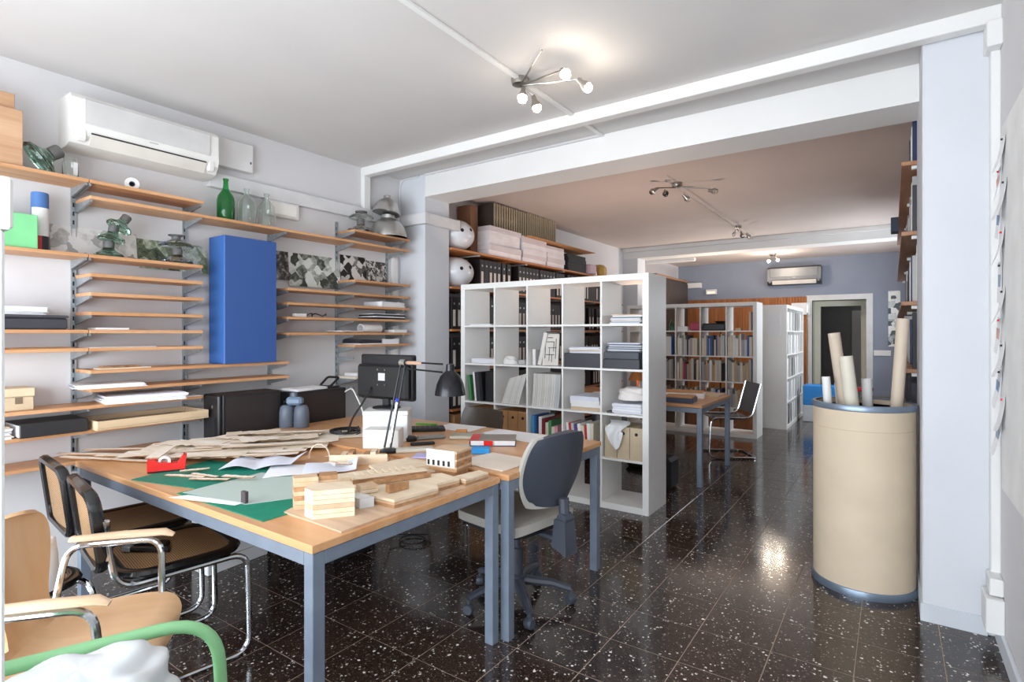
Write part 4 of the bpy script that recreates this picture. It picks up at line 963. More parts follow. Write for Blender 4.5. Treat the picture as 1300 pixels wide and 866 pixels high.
MB().tube([(-.03, -.32, .505), (.03, -.32, .505)], .028, 14).tube([(0, -.315, .50), (0, -.31, .60)], .025, 8).build('tilt_joint', cg, sc)
def bk_(u, v, off):
    x = (u-.5)*2; y = (v-.5)*2
    w = .215*(1-.18*max(0, -y)**2)*(1-.08*abs(y)**6); hh = .18
    sqx = x*math.sqrt(1-.28*y*y) if True else x
    return (sqx*w, -.30 + off + .05*(x*x) - .035*y - .01*y*y, .735+y*hh*math.sqrt(1-.22*x*x))
MB().grid(lambda u, v: bk_(u, v, -.0), 16, 14, -.0 or .03).build('back_shell', cg, sc, ang=60)
MB().grid(lambda u, v: bk_(1-u, v, .012), 16, 14, .04 if False else .028).xf(Matrix.Translation((0, .025, 0))).build('back_cushion', fab, sc, ang=60)

# dark chair behind the second table
dc = thing('leather_chair', 'dark brown leather chair behind the second table', 'chair', (-2.72, 3.30, 0), R(180-4))
lea = paint('#4a3f36', .35, var=.1, scale=10)
MB().grid(lambda u, v: ((u-.5)*.44*(1-.1*max(0, v-.8)*5*abs(2*u-1)**3), -.2+.05*(2*u-1)**2-.06*v, .48+.30*v), 12, 8, .03).build('backrest', lea, dc, ang=60)
MB().box(-.22, .22, -.2, .22, .42, .47, .02).build('seat', lea, dc)
for sx in (-1, 1):
    for sy in (-1, 1): MB().tube([(sx*.19, sy*.17, .42), (sx*.21, sy*.2, 0)], .011, 8).build('leg', chrome, dc)

# ------------------------------------------------------------------ white cube bookcases
def bookcase(label, loc, rz, nc, nr, mat=lam, D=.39, cell=.3372):
    t = thing('bookcase', label, 'bookcase', loc, rz); q = .016; f = .05
    Wd = 2*f+nc*cell+(nc-1)*q; H = 2*f+nr*cell+(nr-1)*q
    MB().box(0, f, 0, D, 0, H, .0015).build('side_panel', mat, t); MB().box(Wd-f, Wd, 0, D, 0, H, .0015).build('side_panel', mat, t)
    MB().box(f, Wd-f, 0, D, 0, f, .0015).build('bottom_panel', mat, t); MB().box(f, Wd-f, 0, D, H-f, H, .0015).build('top_panel', mat, t)
    for c in range(1, nc): 
        x = f+c*cell+(c-1)*q; MB().box(x, x+q, .002, D-.002, f, H-f).build('divider', mat, t)
    me = MB().box(0, cell, .002, D-.002, 0, q).mesh('shelf', mat)
    for c in range(nc):
        for r in range(1, nr): link('shelf', me, t, (f+c*(cell+q), 0, f+r*cell+(r-1)*q))
    return t
BX, BY = -3.367, 4.0125
bookcase('white cube bookcase with five rows dividing the room', (BX, BY, 0), 0, 5, 5)
CP = .3532
def cell1(c, r): return BX+.05+c*CP, .05+(4-r)*CP+.0003   # r from the top
COL = {'white': '#efeeea', 'cream': '#ddd3bf', 'grey': '#a9a8a6', 'charcoal': '#3a3a40', 'black': '#1c1c20', 'blue': '#2f5e9e', 'sky-blue': '#4d9fd0', 'navy': '#232f55', 'red': '#c8322f', 'dark red': '#7c2430', 'green': '#4d8a5a', 'tan': '#c7a77e', 'brown': '#7a573d', 'pink': '#d99aa6', 'orange': '#e2622e', 'ivory': '#d3cfc8', 'pearl': '#dbd9d5', 'silver': '#c3c6ca', 'violet': '#5a4a86'}
bmesh_cache = {}
def book(kind, col, place, loc, th, h, d, tilt=0, axis='x', rz=0):
    key = (round(th, 3), round(h, 3), round(d, 3), col)
    if key not in bmesh_cache:
        bmesh_cache[key] = MB().box(0, th, 0, d, 0, h, .0015).mesh(kind, paint(COL[col], .5, var=.05, scale=20))
    o = link(kind, bmesh_cache[key], None, loc, (0, tilt, rz))
    return tag(o, f"{col} {kind.replace('_', ' ')} {place}", kind.replace('_', ' ').split()[-1], f"{col} {kind.replace('_', ' ')}s {place}")
def row(kind, place, x, y, z, items, d=.22):
    for it in items:
        th, h, col = it[:3]; tl = it[3] if len(it) > 3 else 0
        if tl > 0: book(kind, col, place, (x, y, z+th*math.sin(R(tl))), th, h, d, R(tl)); x += th*math.cos(R(tl))+.002 if True else 0
        elif tl < 0: book(kind, col, place, (x-h*0+h*math.sin(R(-tl)), y, z), th, h, d, R(tl)); x += th/math.cos(R(tl))+.002
        else: book(kind, col, place, (x, y, z), th, h, d); x += th+.0012
    return x
# row 0
x, z = cell1(0, 0); slab('paper_sheet', 'thin white pad in the topmost left cell of the dividing bookcase', 'paper', x+.03, x+.28, 4.05, 4.33, z, z+.012, paper)
x, z = cell1(4, 0); stack('magazine_pile', 'untidy magazine pile in the topmost right cell of the dividing bookcase', 'magazines', x+.168, 4.2, z, .24, .28, 10, .008, paper, .1, .015, seed=31, mats=[paper, paperb, paint('#8a8f98', .5), paper, card])
# row 1
x, z = cell1(0, 1); stack('paper_stack', 'ream of white paper in the dividing bookcase above black folders', 'papers', x+.17, 4.19, z, .29, .22, 5, .009, paper, .0, .004, seed=32, rj=.01, mats=[paper, paperb])
x, z = cell1(1, 1); lump('paper_model', 'crumpled white paper model in a bookcase cell', 'model', (x+.10, 4.12, z), .075, .06, .075, white, 8, rough=.4); slab('grey_scrap', 'small grey scrap beside the crumpled paper model', 'scrap', x+.19, x+.25, 4.1, 4.16, z, z+.04, paint('#b5b5b5', .6), rz=.4)
x, z = cell1(2, 1)
book('slim_binder', 'white', 'standing left of the leaning plan board', (x+.02, 4.06, z), .03, .14, .22)
o = book('hardcover_book', 'navy', 'leaning behind the plan board', (x+.065, 4.10, z+.004), .012, .30, .21, R(14))
pb = thing('plan_board', 'white board printed with a black plan, leaning in the bookcase', 'board', (x+.085, 4.04, z+.011), 0, None, (0, R(13), 0))
MB().box(0, .035, 0, .21, 0, .285, .001).build('board', paint('#e8e4dd', .6), pb)
ft = thing('plan_sheet', 'framed black and white plan drawing facing out of the bookcase', 'drawing', (x+.135, 4.035, z+.004), 0, None, (R(-6), 0, R(4)))
MB().box(0, .15, 0, .012, 0, .27, .001).build('panel', paint('#ddd8d0', .6), ft)
m = MB()
for a in ((.02, .1, .2, .206), (.1, .106, .12, .206), (.02, .026, .06, .2), (.05, .13, .15, .155), (.06, .065, .04, .155), (.03, .11, .09, .096), (.085, .09, .03, .095), (.12, .126, .06, .23), (.03, .09, .235, .242)): m.box(a[0], a[1], -.001, -.0002, a[2], a[3])
m.build('plan_lines', blackm, ft, smooth=False)['kind'] = 'stuff'
x, z = cell1(3, 1)
slab('archive_box', 'dark grey document box under loose papers in the bookcase', 'box', x+.005, x+.33, 4.02, 4.36, z, z+.115, paint('#46484e', .5), c=.004)
stack('paper_stack', 'loose papers and brown folder on the dark grey document box', 'papers', x+.17, 4.18, z+.1155, .28, .26, 6, .008, paper, .05, .01, seed=33, mats=[paper, paperb, card, paper])
x, z = cell1(4, 1)
slab('archive_box', 'lower dark grey archive box in the bookcase right column', 'box', x+.005, x+.31, 4.02, 4.36, z, z+.075, paint('#3f4248', .5), c=.004)
slab('archive_box', 'upper dark grey archive box stacked on another one', 'box', x+.01, x+.3, 4.03, 4.36, z+.0755, z+.13, paint('#4c5058', .5), c=.004)
stack('folder_pile', 'blue-grey folders and papers piled on two archive boxes', 'folders', x+.16, 4.2, z+.1305, .27, .28, 8, .009, paperb, .02, .012, seed=34, mats=[paint('#565c6a', .5), paper, paint('#6a7080', .5), paperb])
# row 2
x, z = cell1(0, 2)
book('lever_folder', 'green', 'leaning in the bookcase beside black folders', (x+.045, 4.03, z), .028, .24, .26, R(-8))
row('lever_folder', 'leaning in the bookcase above the kraft files', x+.078, 4.03, z, [(.02, .27, 'white', -6), (.045, .27, 'charcoal', -6), (.03, .27, 'black', -6)], .28)
slab('black_board', 'black portfolio panel filling the rest of the folder cell', 'portfolio', x+.215, x+.335, 4.05, 4.34, z, z+.28, blackm, c=.003)
def mag(place, x, y, z, th, h, d, bend, col, lean):
    m = MB(); n = 10; vs = []
    for j in range(n+1):
        v = j/n; dx = bend*math.sin(v*PI)*.5 + lean*v**1.5
        zz = h*v*(1-.1*abs(lean))
        for xx, yy in ((0, 0), (th, 0), (th, d), (0, d)): vs.append((xx+dx, yy, zz))
    fs = [(3, 2, 1, 0), tuple(n*4+k for k in range(4))] + [(j*4+k, j*4+(k+1) % 4, (j+1)*4+(k+1) % 4, (j+1)*4+k) for j in range(n) for k in range(4)]
    m.add(vs, fs); o = m.build('magazine', paint(COL[col], .6, var=.04, scale=30), None, (x, y, z), ang=60)
    return tag(o, f'{col} sagging magazine {place}', 'magazine', f'{col} sagging magazines {place}')
x, z = cell1(1, 2)
for k in range(9): mag('slumped in the bookcase above the kraft files', x+.05+k*.021, 4.05, z, .019, .23+.006*k, .22, .02, ('ivory', 'pearl', 'pearl')[k % 3], .085)
x, z = cell1(2, 2)
for k in range(12): mag('packed in the bookcase above the colourful books', x+.03+k*.0225, 4.03, z, .0205, .285, .22, .016, ('pearl', 'ivory', 'pearl')[k % 3] if k < 10 else 'silver', .022)
x, z = cell1(3, 2); stack('book_pile', 'pile of thick white catalogues in the bookcase', 'books', x+.17, 4.19, z, .26, .3, 4, .027, paper, .05, .012, seed=35, mats=[card, paper, paper, paperb])
x, z = cell1(4, 2)
stack('paper_stack', 'neat paper pile under crumpled sheets in the bookcase', 'papers', x+.19, 4.17, z, .24, .26, 8, .011, paper, .0, .012, seed=36, mats=[paper, paperb])
lump('crumpled_paper', 'crumpled white sheets on the paper pile in the bookcase', 'paper', (x+.20, 4.17, z+.105), .12, .12, .10, paint('#efe9e6', .7), 12, rough=.45)
slab('dark_cloth', 'small dark scrap of cloth in front of the paper pile', 'cloth', x+.02, x+.07, 4.05, 4.12, z, z+.012, paint('#4c504e', .8), c=.004)
# row 3
def box_file(label, x, y, z, w, h, d, mat, group):
    t = thing('box_file', label, 'box file', (x, y, z), 0, group)
    MB().box(0, w, 0, d, 0, h, .002).build('body', mat, t)
    MB().lathe([(0, 0), (.013, 0), (.013, .002), (0, .002)], 14).xf(Matrix.Translation((w/2, -.0002, h*.80)) @ Matrix.Rotation(R(90), 4, 'X')).build('finger_hole', blackm, t)
for c in (0, 1):
    x, z = cell1(c, 3)
    for k in range(3): box_file('brown kraft box file with finger hole in the dividing bookcase', x+.012+k*.107, 4.05, z, .103, .29, .26, kraft, 'kraft box files in the dividing bookcase')
x, z = cell1(4, 3)
bgf = paint('#cbb99d', .7, var=.05, scale=14)
for k in range(3): box_file('beige box file with finger hole under the hanging white cloth', x+.012+k*.107, 4.04, z, .103, .25, .26, bgf, 'beige box files in the right column of the bookcase')
x, z = cell1(2, 3)
row('hardcover_book', 'in the fourth row of the dividing bookcase', x+.02, 4.04, z, [(.03, .27, 'sky-blue'), (.022, .275, 'blue'), (.02, .27, 'navy'), (.03, .265, 'white'), (.035, .25, 'dark red'), (.03, .22, 'cream'), (.028, .24, 'green'), (.03, .19, 'cream'), (.03, .20, 'pink')])
x, z = cell1(3, 3)
row('paperback_book', 'leaning in the fourth row of the dividing bookcase', x+.01, 4.04, z, [(.022, .24, 'white', -6), (.02, .24, 'red', -6), (.025, .24, 'silver', -6), (.03, .23, 'violet', -6), (.03, .24, 'white', -6), (.03, .23, 'cream', -5), (.02, .23, 'red', -4), (.03, .25, 'white', -3), (.03, .25, 'cream')])
# hanging white cloth
x, z = cell1(4, 3)
def cl_(u, v):
    yy = 4.13-.115*min(1, v/.35) - .012*abs(math.sin(u*9+v*3)); zz = z+.285-.02*min(1, v/.35)
    if v > .35: zz -= .19*(v-.35)/.65*(.3+.7*math.sin(u*PI)**.7)
    return (x+.02+.17*u+.05*v*(1-u)+.03*math.sin(v*6), yy, zz)
o = MB().grid(cl_, 16, 14, .002).build('white_cloth', paint('#f0f2f3', .7))
tag(o, 'white printed cloth hanging over the beige box files', 'cloth')
x, z = cell1(0, 4)
for c in (0, 1, 2):
    x, z = cell1(c, 4); row('box_folder', 'standing in the bottom row of the dividing bookcase', x+.015, 4.05, z, [(.1, .28, 'tan'), (.1, .28, 'cream'), (.08, .27, 'charcoal')], .26)

# second bookcase at the far desk
B2X, B2Y = -3.262, 7.74
bookcase('white cube bookcase full of books behind the far desk', (B2X, B2Y, 0), 0, 5, 5, cell=.328)
def cell2(c, r): return B2X+.05+c*.344, .05+(4-r)*.344+.0003
rnd = random.Random(21)
pal = ['white', 'cream', 'grey', 'silver', 'charcoal', 'blue', 'white', 'cream', 'grey', 'red', 'tan', 'white', 'navy']
for r in (1, 2, 3):
    P2 = ['', 'in the second row of the bookcase behind the far desk', 'in the third row of the bookcase behind the far desk', 'in the fourth row of the bookcase behind the far desk'][r]
    for c in (1, 2, 3, 4):
        x, z = cell2(c, r); xx = x+.008
        while xx < x+.28:
            th = rnd.choice((.014, .02, .026, .034)); h = rnd.uniform(.22, .30) if r < 3 else rnd.uniform(.18, .25); col = rnd.choice(pal)
            if r == 2 and rnd.random() < .5: col = rnd.choice(('cream', 'tan', 'grey'))
            th = round(th, 3); h = round(h*50)/50
            book('book', col, P2, (xx, B2Y+.03, z), th, h, .22); xx += th+.0015
x, z = cell2(2, 0); slab('red_cloth', 'folded red and pink cloth in the far bookcase', 'cloth', x+.16, x+.32, B2Y+.1, B2Y+.3, z+.0, z+.12, paint('#b9566a', .8), c=.02)
stack('paper_stack', 'white papers in the top row of the far bookcase', 'papers', x+.13, B2Y+.14, z, .22, .2, 5, .012, paper, 0, .01, seed=41) if False else slab('paper_stack', 'white papers in the top row of the far bookcase', 'papers', x+.01, x+.155, B2Y+.03, B2Y+.3, z, z+.06, paper)
x, z = cell2(3, 0); slab('black_projector', 'flat black device in the top row of the far bookcase', 'device', x+.01, x+.32, B2Y+.03, B2Y+.3, z, z+.1, blackp, c=.015)
x, z = cell2(4, 0); slab('small_box', 'tiny cream box in the top right cell of the far bookcase', 'box', x+.1, x+.17, B2Y+.05, B2Y+.12, z, z+.035, card); slab('leaning_panel', 'beige panel in the top right cell of the far bookcase', 'panel', x+.27, x+.3, B2Y+.05, B2Y+.3, z, z+.25, paint('#c9b7ab', .6))
x, z = cell2(1, 0); bottle('small green bottle in the top row of the far bookcase', (x+.25, B2Y+.1, z+.0005), [(0, 0), (.035, 0), (.037, .005), (.037, .09), (.015, .13), (.015, .16), (.012, .161)], gg)
# third bookcase side-on with white binders, front facing +X
bookcase('white cube bookcase standing end-on beside the far door', (-1.245, 8.74, 0), R(90), 5, 5, cell=.328)
frame_dark = blackm
for r in range(5):
    for k in range(5):
        z = .05+(4-r)*.344+.0003; y = 8.74+.05+k*.344
        for q in range(3 if k < 3 else 2):
            colr = ('white', 'silver', 'white', 'grey', 'charcoal')[(r*3+k+q) % 5]
            o = book('ring_binder', colr, 'in the end-on bookcase beside the far door', (-1.262, y+.02+q*.095, z), .08, .28, .22, 0, 'x', R(90))
slab('paper_notice', 'white paper notice taped to the end panel of the far bookcase', 'paper', -1.50, -1.33, 8.734, 8.7385, 1.35, 1.68, paper, c=0)

# ------------------------------------------------------------------ binder shelving along the left wall of the back room
dkw = wood('#3a2620', '#4f342a', 'y', 1, .5); ork = wood('#b06f3f', '#cf8f5c', 'y', 1, .45)
BS = [2.222, 1.845, 1.43, 1.035, .65, .26]
for k, z in enumerate(BS):
    nm = ['top orange-brown shelf with white book stacks in the back room', 'orange-brown binder shelf just below the top shelf of the back room', 'orange-brown binder shelf second below the top in the back room', 'orange-brown binder shelf at mid height in the back room', 'orange-brown binder shelf at desk height in the back room', 'lowest orange-brown binder shelf in the back room'][k]
    t = thing('binder_shelf', nm, 'shelf', (X0, 4.04, z))
    MB().box(.014, .36, 0, 4.1, -.022, 0, .002).build('board', ork, t)
    for y_ in (.45, 1.35, 2.25, 3.15, 3.95): MB().box(.014, .33, y_, y_+.03, -.034, -.0225, .002).build('bracket', paint('#cfd2d4', .4, .3), t)
tag(MB().box(X0, X0+.012, 4.04, 8.14, .1, 2.185).build('wall_panel', dkw), 'dark brown back panel behind the binder shelves', 'panel') 
body = MB().box(0, .29, 0, .072, 0, .315, .002).mesh('cover', paint('#241d1f', .5, var=.1)); lbl = MB().box(.2905, .2912, .018, .054, .03, .19).mesh('spine_label', paint('#dcd3cc', .6)); ring = MB().lathe([(0, 0), (.011, 0), (.011, .002), (0, .002)], 10).xf(Matrix.Translation((.2905, .036, .25)) @ Matrix.Rotation(R(90), 4, 'Y')).mesh('finger_ring', galv)
rnd = random.Random(5); nb = 0
RN = {BS[1]: 'right below the top back-room shelf', BS[2]: 'on the second binder shelf of the back room', BS[3]: 'on the mid-height binder shelf of the back room', BS[4]: 'on the desk-height binder shelf of the back room'}
for z in BS[1:5]:
    y = 4.06
    while y < 8.05 and nb < 215:
        if rnd.random() < .93:
            t = thing('lever_binder', 'black lever-arch binder ' + RN[z], 'binder', (X0+.05, y, z+.0003), 0, 'black binders ' + RN[z])
            link('cover', body, t); nb += 1
            if rnd.random() < .75: link('spine_label', lbl, t)
            if y < 6: link('finger_ring', ring, t)
        y += .0745 if rnd.random() < .9 else .095
# kraft boxes low
for k in range(3): box_file('kraft storage box on the low shelf beside the left pier', -3.80, 4.10+k*.2, .2605, .28, .33, .19, kraft, 'kraft boxes on the low back-room shelf')
# on the top shelf
def dome(label, loc):
    t = thing('plastic_float', label, 'float', loc)
    a, b, c = .19, .20, .158
    def P(th, ph): return (a*math.sin(th)*math.cos(ph), b*math.cos(th), c*math.sin(th)*math.sin(ph)+c)
    MB().grid(lambda u, v: P(.001+v*(PI-.002), -u*2*PI), 36, 24).build('shell', paint('#dfe1e5', .22, coat=.4), t, ang=80)
    def at(r_, c_, z_):
        d = Vector((.822*r_+.569*c_, .569*r_-.822*c_, z_)).normalized(); k = 1/math.sqrt((d.x/a)**2+(d.y/b)**2+(d.z/c)**2)
        p = d*k; n = Vector((p.x/a/a, p.y/b/b, p.z/c/c)).normalized(); return p+Vector((0, 0, c)), n
    for q in ((.42, .85, .12), (.85, .45, .22)):
        p, n = at(*q)
        MB().lathe([(0, 0), (.018, 0), (.018, .003), (0, .003)], 14).xf(Matrix.Translation(p) @ n.to_track_quat('Z', 'Y').to_matrix().to_4x4()).build('hole', blackm, t)
    for k in range(6):
        p, n = at(-.62+.07*k, .8, -.42); q, n2 = at(-.60+.07*k, .8, -.28)
        MB().tube([p+n*.001, q+n2*.001], .005, 6).build('stamp_stroke', blackm, t)
    return t
dome('white plastic shell with dark holes on the top back-room shelf', (-3.645, 4.26, BS[0]+.0005))
dome('white plastic shell with dark holes one shelf lower behind the pier', (-3.645, 4.25, BS[1]+.0005))
for o in [o for o in C.objects if o.name.startswith('lever_binder') and 4.0 < o.location.y < 4.47 and abs(o.location.z-BS[1]) < .01]:
    for ch in list(o.children): bpy.data.objects.remove(ch)
    bpy.data.objects.remove(o)
wst = [(4.66, 5.27, .30), (5.30, 5.83, .28), (5.86, 6.29, .23)]
for k, (y0, y1, h) in enumerate(wst):
    stack('catalogue_stack', ['tallest white catalogue stack next to the plastic shell', 'middle white catalogue stack on the top back-room shelf', 'shortest white catalogue stack on the top back-room shelf'][k], 'catalogues', -3.655, (y0+y1)/2, BS[0]+.0005, .28, y1-y0-.01, 5, h/5, paper, 0, .012, seed=50+k, rj=.03, mats=[paint('#f0edf0', .7), paint('#dcd4d7', .7), paint('#ebe7eb', .7)])
stack('box_stack', 'dark flat boxes stacked on the top back-room shelf', 'boxes', -3.66, 6.62, BS[0]+.0005, .3, .5, 4, .055, blackm, 0, .01, seed=55, rj=.03)
lump('white_bowl', 'white upturned bowl near the end of the top back-room shelf', 'bowl', (-3.66, 7.2, BS[0]+.0005), .15, .15, .17, white, 4, rough=.02)
slab('pink_box', 'pale pink box near the end of the top back-room shelf', 'box', -3.56, -3.45, 6.92, 7.1, BS[0]+.0005, BS[0]+.13, paint('#cdb4bf', .6), c=.01)
slab('yellow_bag', 'yellow bag at the end of the top back-room shelf', 'bag', -3.75, -3.55, 7.5, 7.7, BS[0]+.0005, BS[0]+.2, paint('#c9a55a', .6), c=.05)
# wire baskets / cardboard behind the stacks, up to the ceiling
def slat_crate(label, y0, y1, z0, z1):
    t = thing('slatted_crate', label, 'crate', (-3.72, (y0+y1)/2, z0)); d = (y1-y0)/2; h = z1-z0
    sm = paint('#a99a80', .6); n = int(2*d/.045)
    me = MB().box(-.006, .006, -.012, .012, 0, h, .001).mesh('slat', sm)
    for k in range(n+1): link('slat', me, t, (.11, -d+k*2*d/n, 0))
    for zz in (.02, h/2, h-.02): MB().box(.102, .1035, -d-.012, d+.012, zz-.012, zz+.012).build('rail', paint('#8a7a62', .6), t)
    MB().box(-.11, .10, -d-.012, d+.012, 0, h).build('inner_box', paint('#4a3f36', .8), t)
slat_crate('slatted crate behind the white catalogue stacks', 4.88, 5.50, 2.53, 2.83)
slat_crate('second slatted crate behind the white catalogue stacks', 5.55, 6.2, 2.53, 2.84)
slab('crate_support', 'brown cardboard box under the slatted crates', 'box', -3.845, -3.825, 4.7, 6.3, BS[0]+.0005, 2.52, kraft)
for s in ():
    pass
slab('cardboard_sheet', 'brown cardboard sheet jutting out over the catalogue stacks', 'cardboard', -3.74, -3.42, 5.32, 7.0, 2.5095, 2.5175, kraft)
slab('brown_carton', 'dark brown carton standing behind the white shell', 'box', -3.84, -3.66, 4.52, 4.64, BS[0]+.0005, 2.75, paint('#7a553c', .7))
# unseen floor uplighter added behind the far bookcase to brighten the far room
t = thing('added_floor_lamp', 'added floor lamp out of view behind the far bookcase, brightening the far room', 'floor lamp', (-2.45, 9.9, 0))
MB().lathe([(0, 0), (.12, 0), (.12, .015), (.02, .03), (0, .03)], 24).build('base', blackp, t); MB().tube([(0, 0, .03), (0, 0, 1.5)], .011, 10).build('pole', blackp, t)
MB().lathe([(.02, 1.5), (.1, 1.6), (.097, 1.6), (.018, 1.505), (.02, 1.5)], 24).build('bowl', blackp, t); MB().lathe([(0, 1.53), (.025, 1.54), (.025, 1.57), (0, 1.58)], 16).build('bulb', emit('#ffdcb4', 20), t)
l = bpy.data.lights.new('added_uplight', 'SPOT'); l.spot_size = R(165); l.spot_blend = .4; l.energy = 60; l.color = (1, .86, .74); l.shadow_soft_size = .06
lo = bpy.data.objects.new('added_uplight', l); C.objects.link(lo); lo.location = (-2.45, 9.9, 1.66); lo.rotation_euler = (R(180), 0, 0)
# dark cabinet deep in the far left
t = thing('dark_cabinet', 'dark wooden cabinet in the far left corner', 'cabinet', (-3.65, 10.4, 0))
MB().box(-.2, .2, -.9, .9, 0, 2.42, .004).build('body', wood('#2b2523', '#3a302b', 'z', 1, .5), t); MB().box(-.205, .21, -.91, .91, 2.421, 2.46, .004).build('top_board', wood('#7d5d45', '#957256', 'y', 1, .5), t)
for k in range(3): 
    d_ = MB().box(.2005, .215, -.89+k*.597, -.31+k*.597, .05, 2.38, .003).build('door', wood('#2b2523', '#352c28', 'z', 1, .45), t); MB().box(.2155, .23, -.36+k*.597, -.345+k*.597, 1.0, 1.15).build('handle', chrome, d_)

# ------------------------------------------------------------------ far desk with lamp and chrome chair
fd = table('far desk with grey steel frame between the two bookcases', -3.0, -1.40, 5.02, 6.08, .74)
slab('black_box', 'flat dark blue box with papers at the corner of the far desk', 'box', -1.80, -1.52, 5.10, 5.32, .7405, .785, paint('#2a3350', .45), rz=.1)
slab('kraft_folder', 'brown folder on the dark blue box', 'folder', -1.79, -1.53, 5.11, 5.31, .7855, .80, kraft, rz=.1)
slab('white_box', 'long white carton with brown lid on the far desk', 'box', -2.0, -1.55, 5.5, 5.72, .7405, .79, paper, rz=.2); slab('cardboard_flap', 'brown cardboard on the long white carton', 'cardboard', -2.0, -1.56, 5.51, 5.71, .7905, .805, kraft, rz=.2)
slab('wood_board', 'pale cardboard panel lying at the back of the far desk', 'cardboard', -2.1, -1.45, 5.78, 6.05, .7405, .76, card)
slab('paper_pile', 'loose papers near the lit lamp on the far desk', 'papers', -2.6, -2.3, 5.15, 5.4, .7405, .765, paper, rz=.3)
t = thing('lit_desk_lamp', 'small lit wooden desk lamp on the far desk', 'desk lamp', (-2.14, 5.34, .7405))
MB().box(-.06, .06, -.06, .06, 0, .015, .004).build('base', ork, t); MB().tube([(0, 0, .016), (0, .02, .2)], .012, 8).build('stem', ork, t)
MB().lathe([(.03, .30), (.09, .17), (.086, .17), (.027, .297), (.03, .30)], 24).build('shade', paint('#b8763f', .5), t)
MB().lathe([(0, .18), (.02, .185), (.03, .21), (.02, .24), (0, .245)], 16).build('bulb', emit('#ffb066', 12), t)
l = bpy.data.lights.new('desk_bulb', 'SPOT'); l.spot_size = R(150); l.spot_blend = .6; l.energy = 42; l.color = (1, .75, .6); l.shadow_soft_size = .05
lo = bpy.data.objects.new('desk_bulb', l); C.objects.link(lo); lo.location = (-2.14, 5.34, .7405+.10)
lo.location = (-2.14, 5.36, 1.08); lo.rotation_euler = (R(180), 0, 0)
# dark chair seen through the bookcase
slab('black_bag', 'black bag hanging behind the right column of the bookcase', 'bag', -1.75, -1.6, 4.75, 5.0, .0005, .28, blackm, c=.03)
ch = thing('chrome_chair', 'chrome cantilever chair with clear seat at the far desk', 'chair', (-1.56, 6.56, 0), R(122))
q = .22
P = [(-q, -.30, .83), (-q, -.2, .45), (-q, .24, .45), (-q, .26, .012), (-q, -.26, .012), (q, -.26, .012), (q, .26, .012), (q, .24, .45), (q, -.2, .45), (q, -.30, .83)]
MB().tube(fillet(P, .08, 5), .0115, 8).build('tube_frame', chrome, ch)
clr = paint('#6d7074', .15, var=.05)
MB().grid(lambda u, v: (-.2+.4*u, -.2+.43*v, .455-.02*math.sin(v*PI)), 8, 8, .006).build('seat', clr, ch); MB().grid(lambda u, v: (-.2+.4*u, -.215-.085*v, .5+.33*v), 8, 6, .006).build('backrest', clr, ch)
slab('chair_base_dark', 'black office chair base under the far desk', 'chair base', -2.3, -1.9, 5.4, 5.8, .0005, .08, blackp, c=.03)
slab('blue_crate', 'bright blue plastic crate at the far end of the room', 'crate', -1.16, -.72, 9.75, 10.1, .2605, .57, paint('#1e86d2', .45), c=.01)
slab('white_crate', 'translucent white crate under the bright blue one', 'crate', -1.16, -.72, 9.75, 10.1, .0005, .26, paint('#cfd3d6', .4), c=.01)
slab('metal_ladder_rail', 'thin metal post standing beside the far door', 'post', -1.31, -1.29, 11.55, 11.57, .0005, 1.95, chrome)
slab('white_sign', 'white notice board above the end-on bookcase', 'sign', -1.62, -1.3, 11.93, 11.945, 1.75, 1.98, paper, c=0)

# ------------------------------------------------------------------ barrel with tubes
bc = (-.136, 3.645)
t = thing('fibre_drum', 'tall beige fibre drum with grey steel rims', 'drum', (*bc, 0))
rb = .243
drum = paint('#d6c4ab', .65, var=.05, scale=5, bmp=.1)
MB().lathe([(0, .012), (rb, .012), (rb, 1.0), (rb-.012, 1.0), (rb-.012, .03), (0, .03)], 64).build('body', drum, t)
rim = paint('#8796a8', .35, .6, .06)
MB().lathe([(rb+.0005, .0), (rb+.008, .0), (rb+.01, .02), (rb+.006, .038), (rb+.0005, .04), (rb+.0005, .0)], 64).build('bottom_rim', rim, t)
MB().lathe([(rb+.0005, .975), (rb+.007, .98), (rb+.009, .997), (rb+.004, 1.008), (rb-.013, 1.008), (rb-.013, 1.0005), (rb+.0005, 1.0005), (rb+.0005, .975)], 64).build('top_rim', rim, t)
m = MB(); m.grid(lambda u, v: ((rb+.0006)*math.cos(R(-150)+u*R(130)), (rb+.0006)*math.sin(R(-150)+u*R(130)), .872+.003*v), 40, 1); m.build('seam', paint('#c4ad8e', .7), t)
def ptube(label, a, b, r, mat, cap=None):
    a = Vector(a); b = Vector(b); d = (b-a); L_ = d.length
    o = MB().lathe([(r-.004, 0), (r, 0), (r, L_), (r-.004, L_), (r-.004, 0)], 24).build('cardboard_tube', mat, None, a)
    o.rotation_mode = 'QUATERNION'; o.rotation_quaternion = d.to_track_quat('Z', 'Y'); return tag(o, label, 'tube')
tb = paint('#d3c2ae', .6, var=.05); tb2 = paint('#ddd6c6', .6, var=.04)
x, y = bc
ptube('brown cardboard tube leaning far left out of the drum', (x+.03, y+.03, .035), (x-.145, y+.07, 1.39), .032, tb)
ptube('wide pale cardboard tube in the middle of the drum', (x+.06, y-.06, .035), (x-.08, y-.03, 1.26), .035, tb2)
ptube('long cardboard tube leaning right against the pier', (x+.10, y+.08, .035), (x+.185, y+.05, 1.47), .030, tb)
ptube('short white tube at the left rim of the drum', (x-.1, y-.06, .035), (x-.178, y-.02, 1.14), .022, white)
ptube('short white tube right of the middle tubes', (x+.05, y+.10, .035), (x+.015, y+.0+.10, 1.13), .026, white)
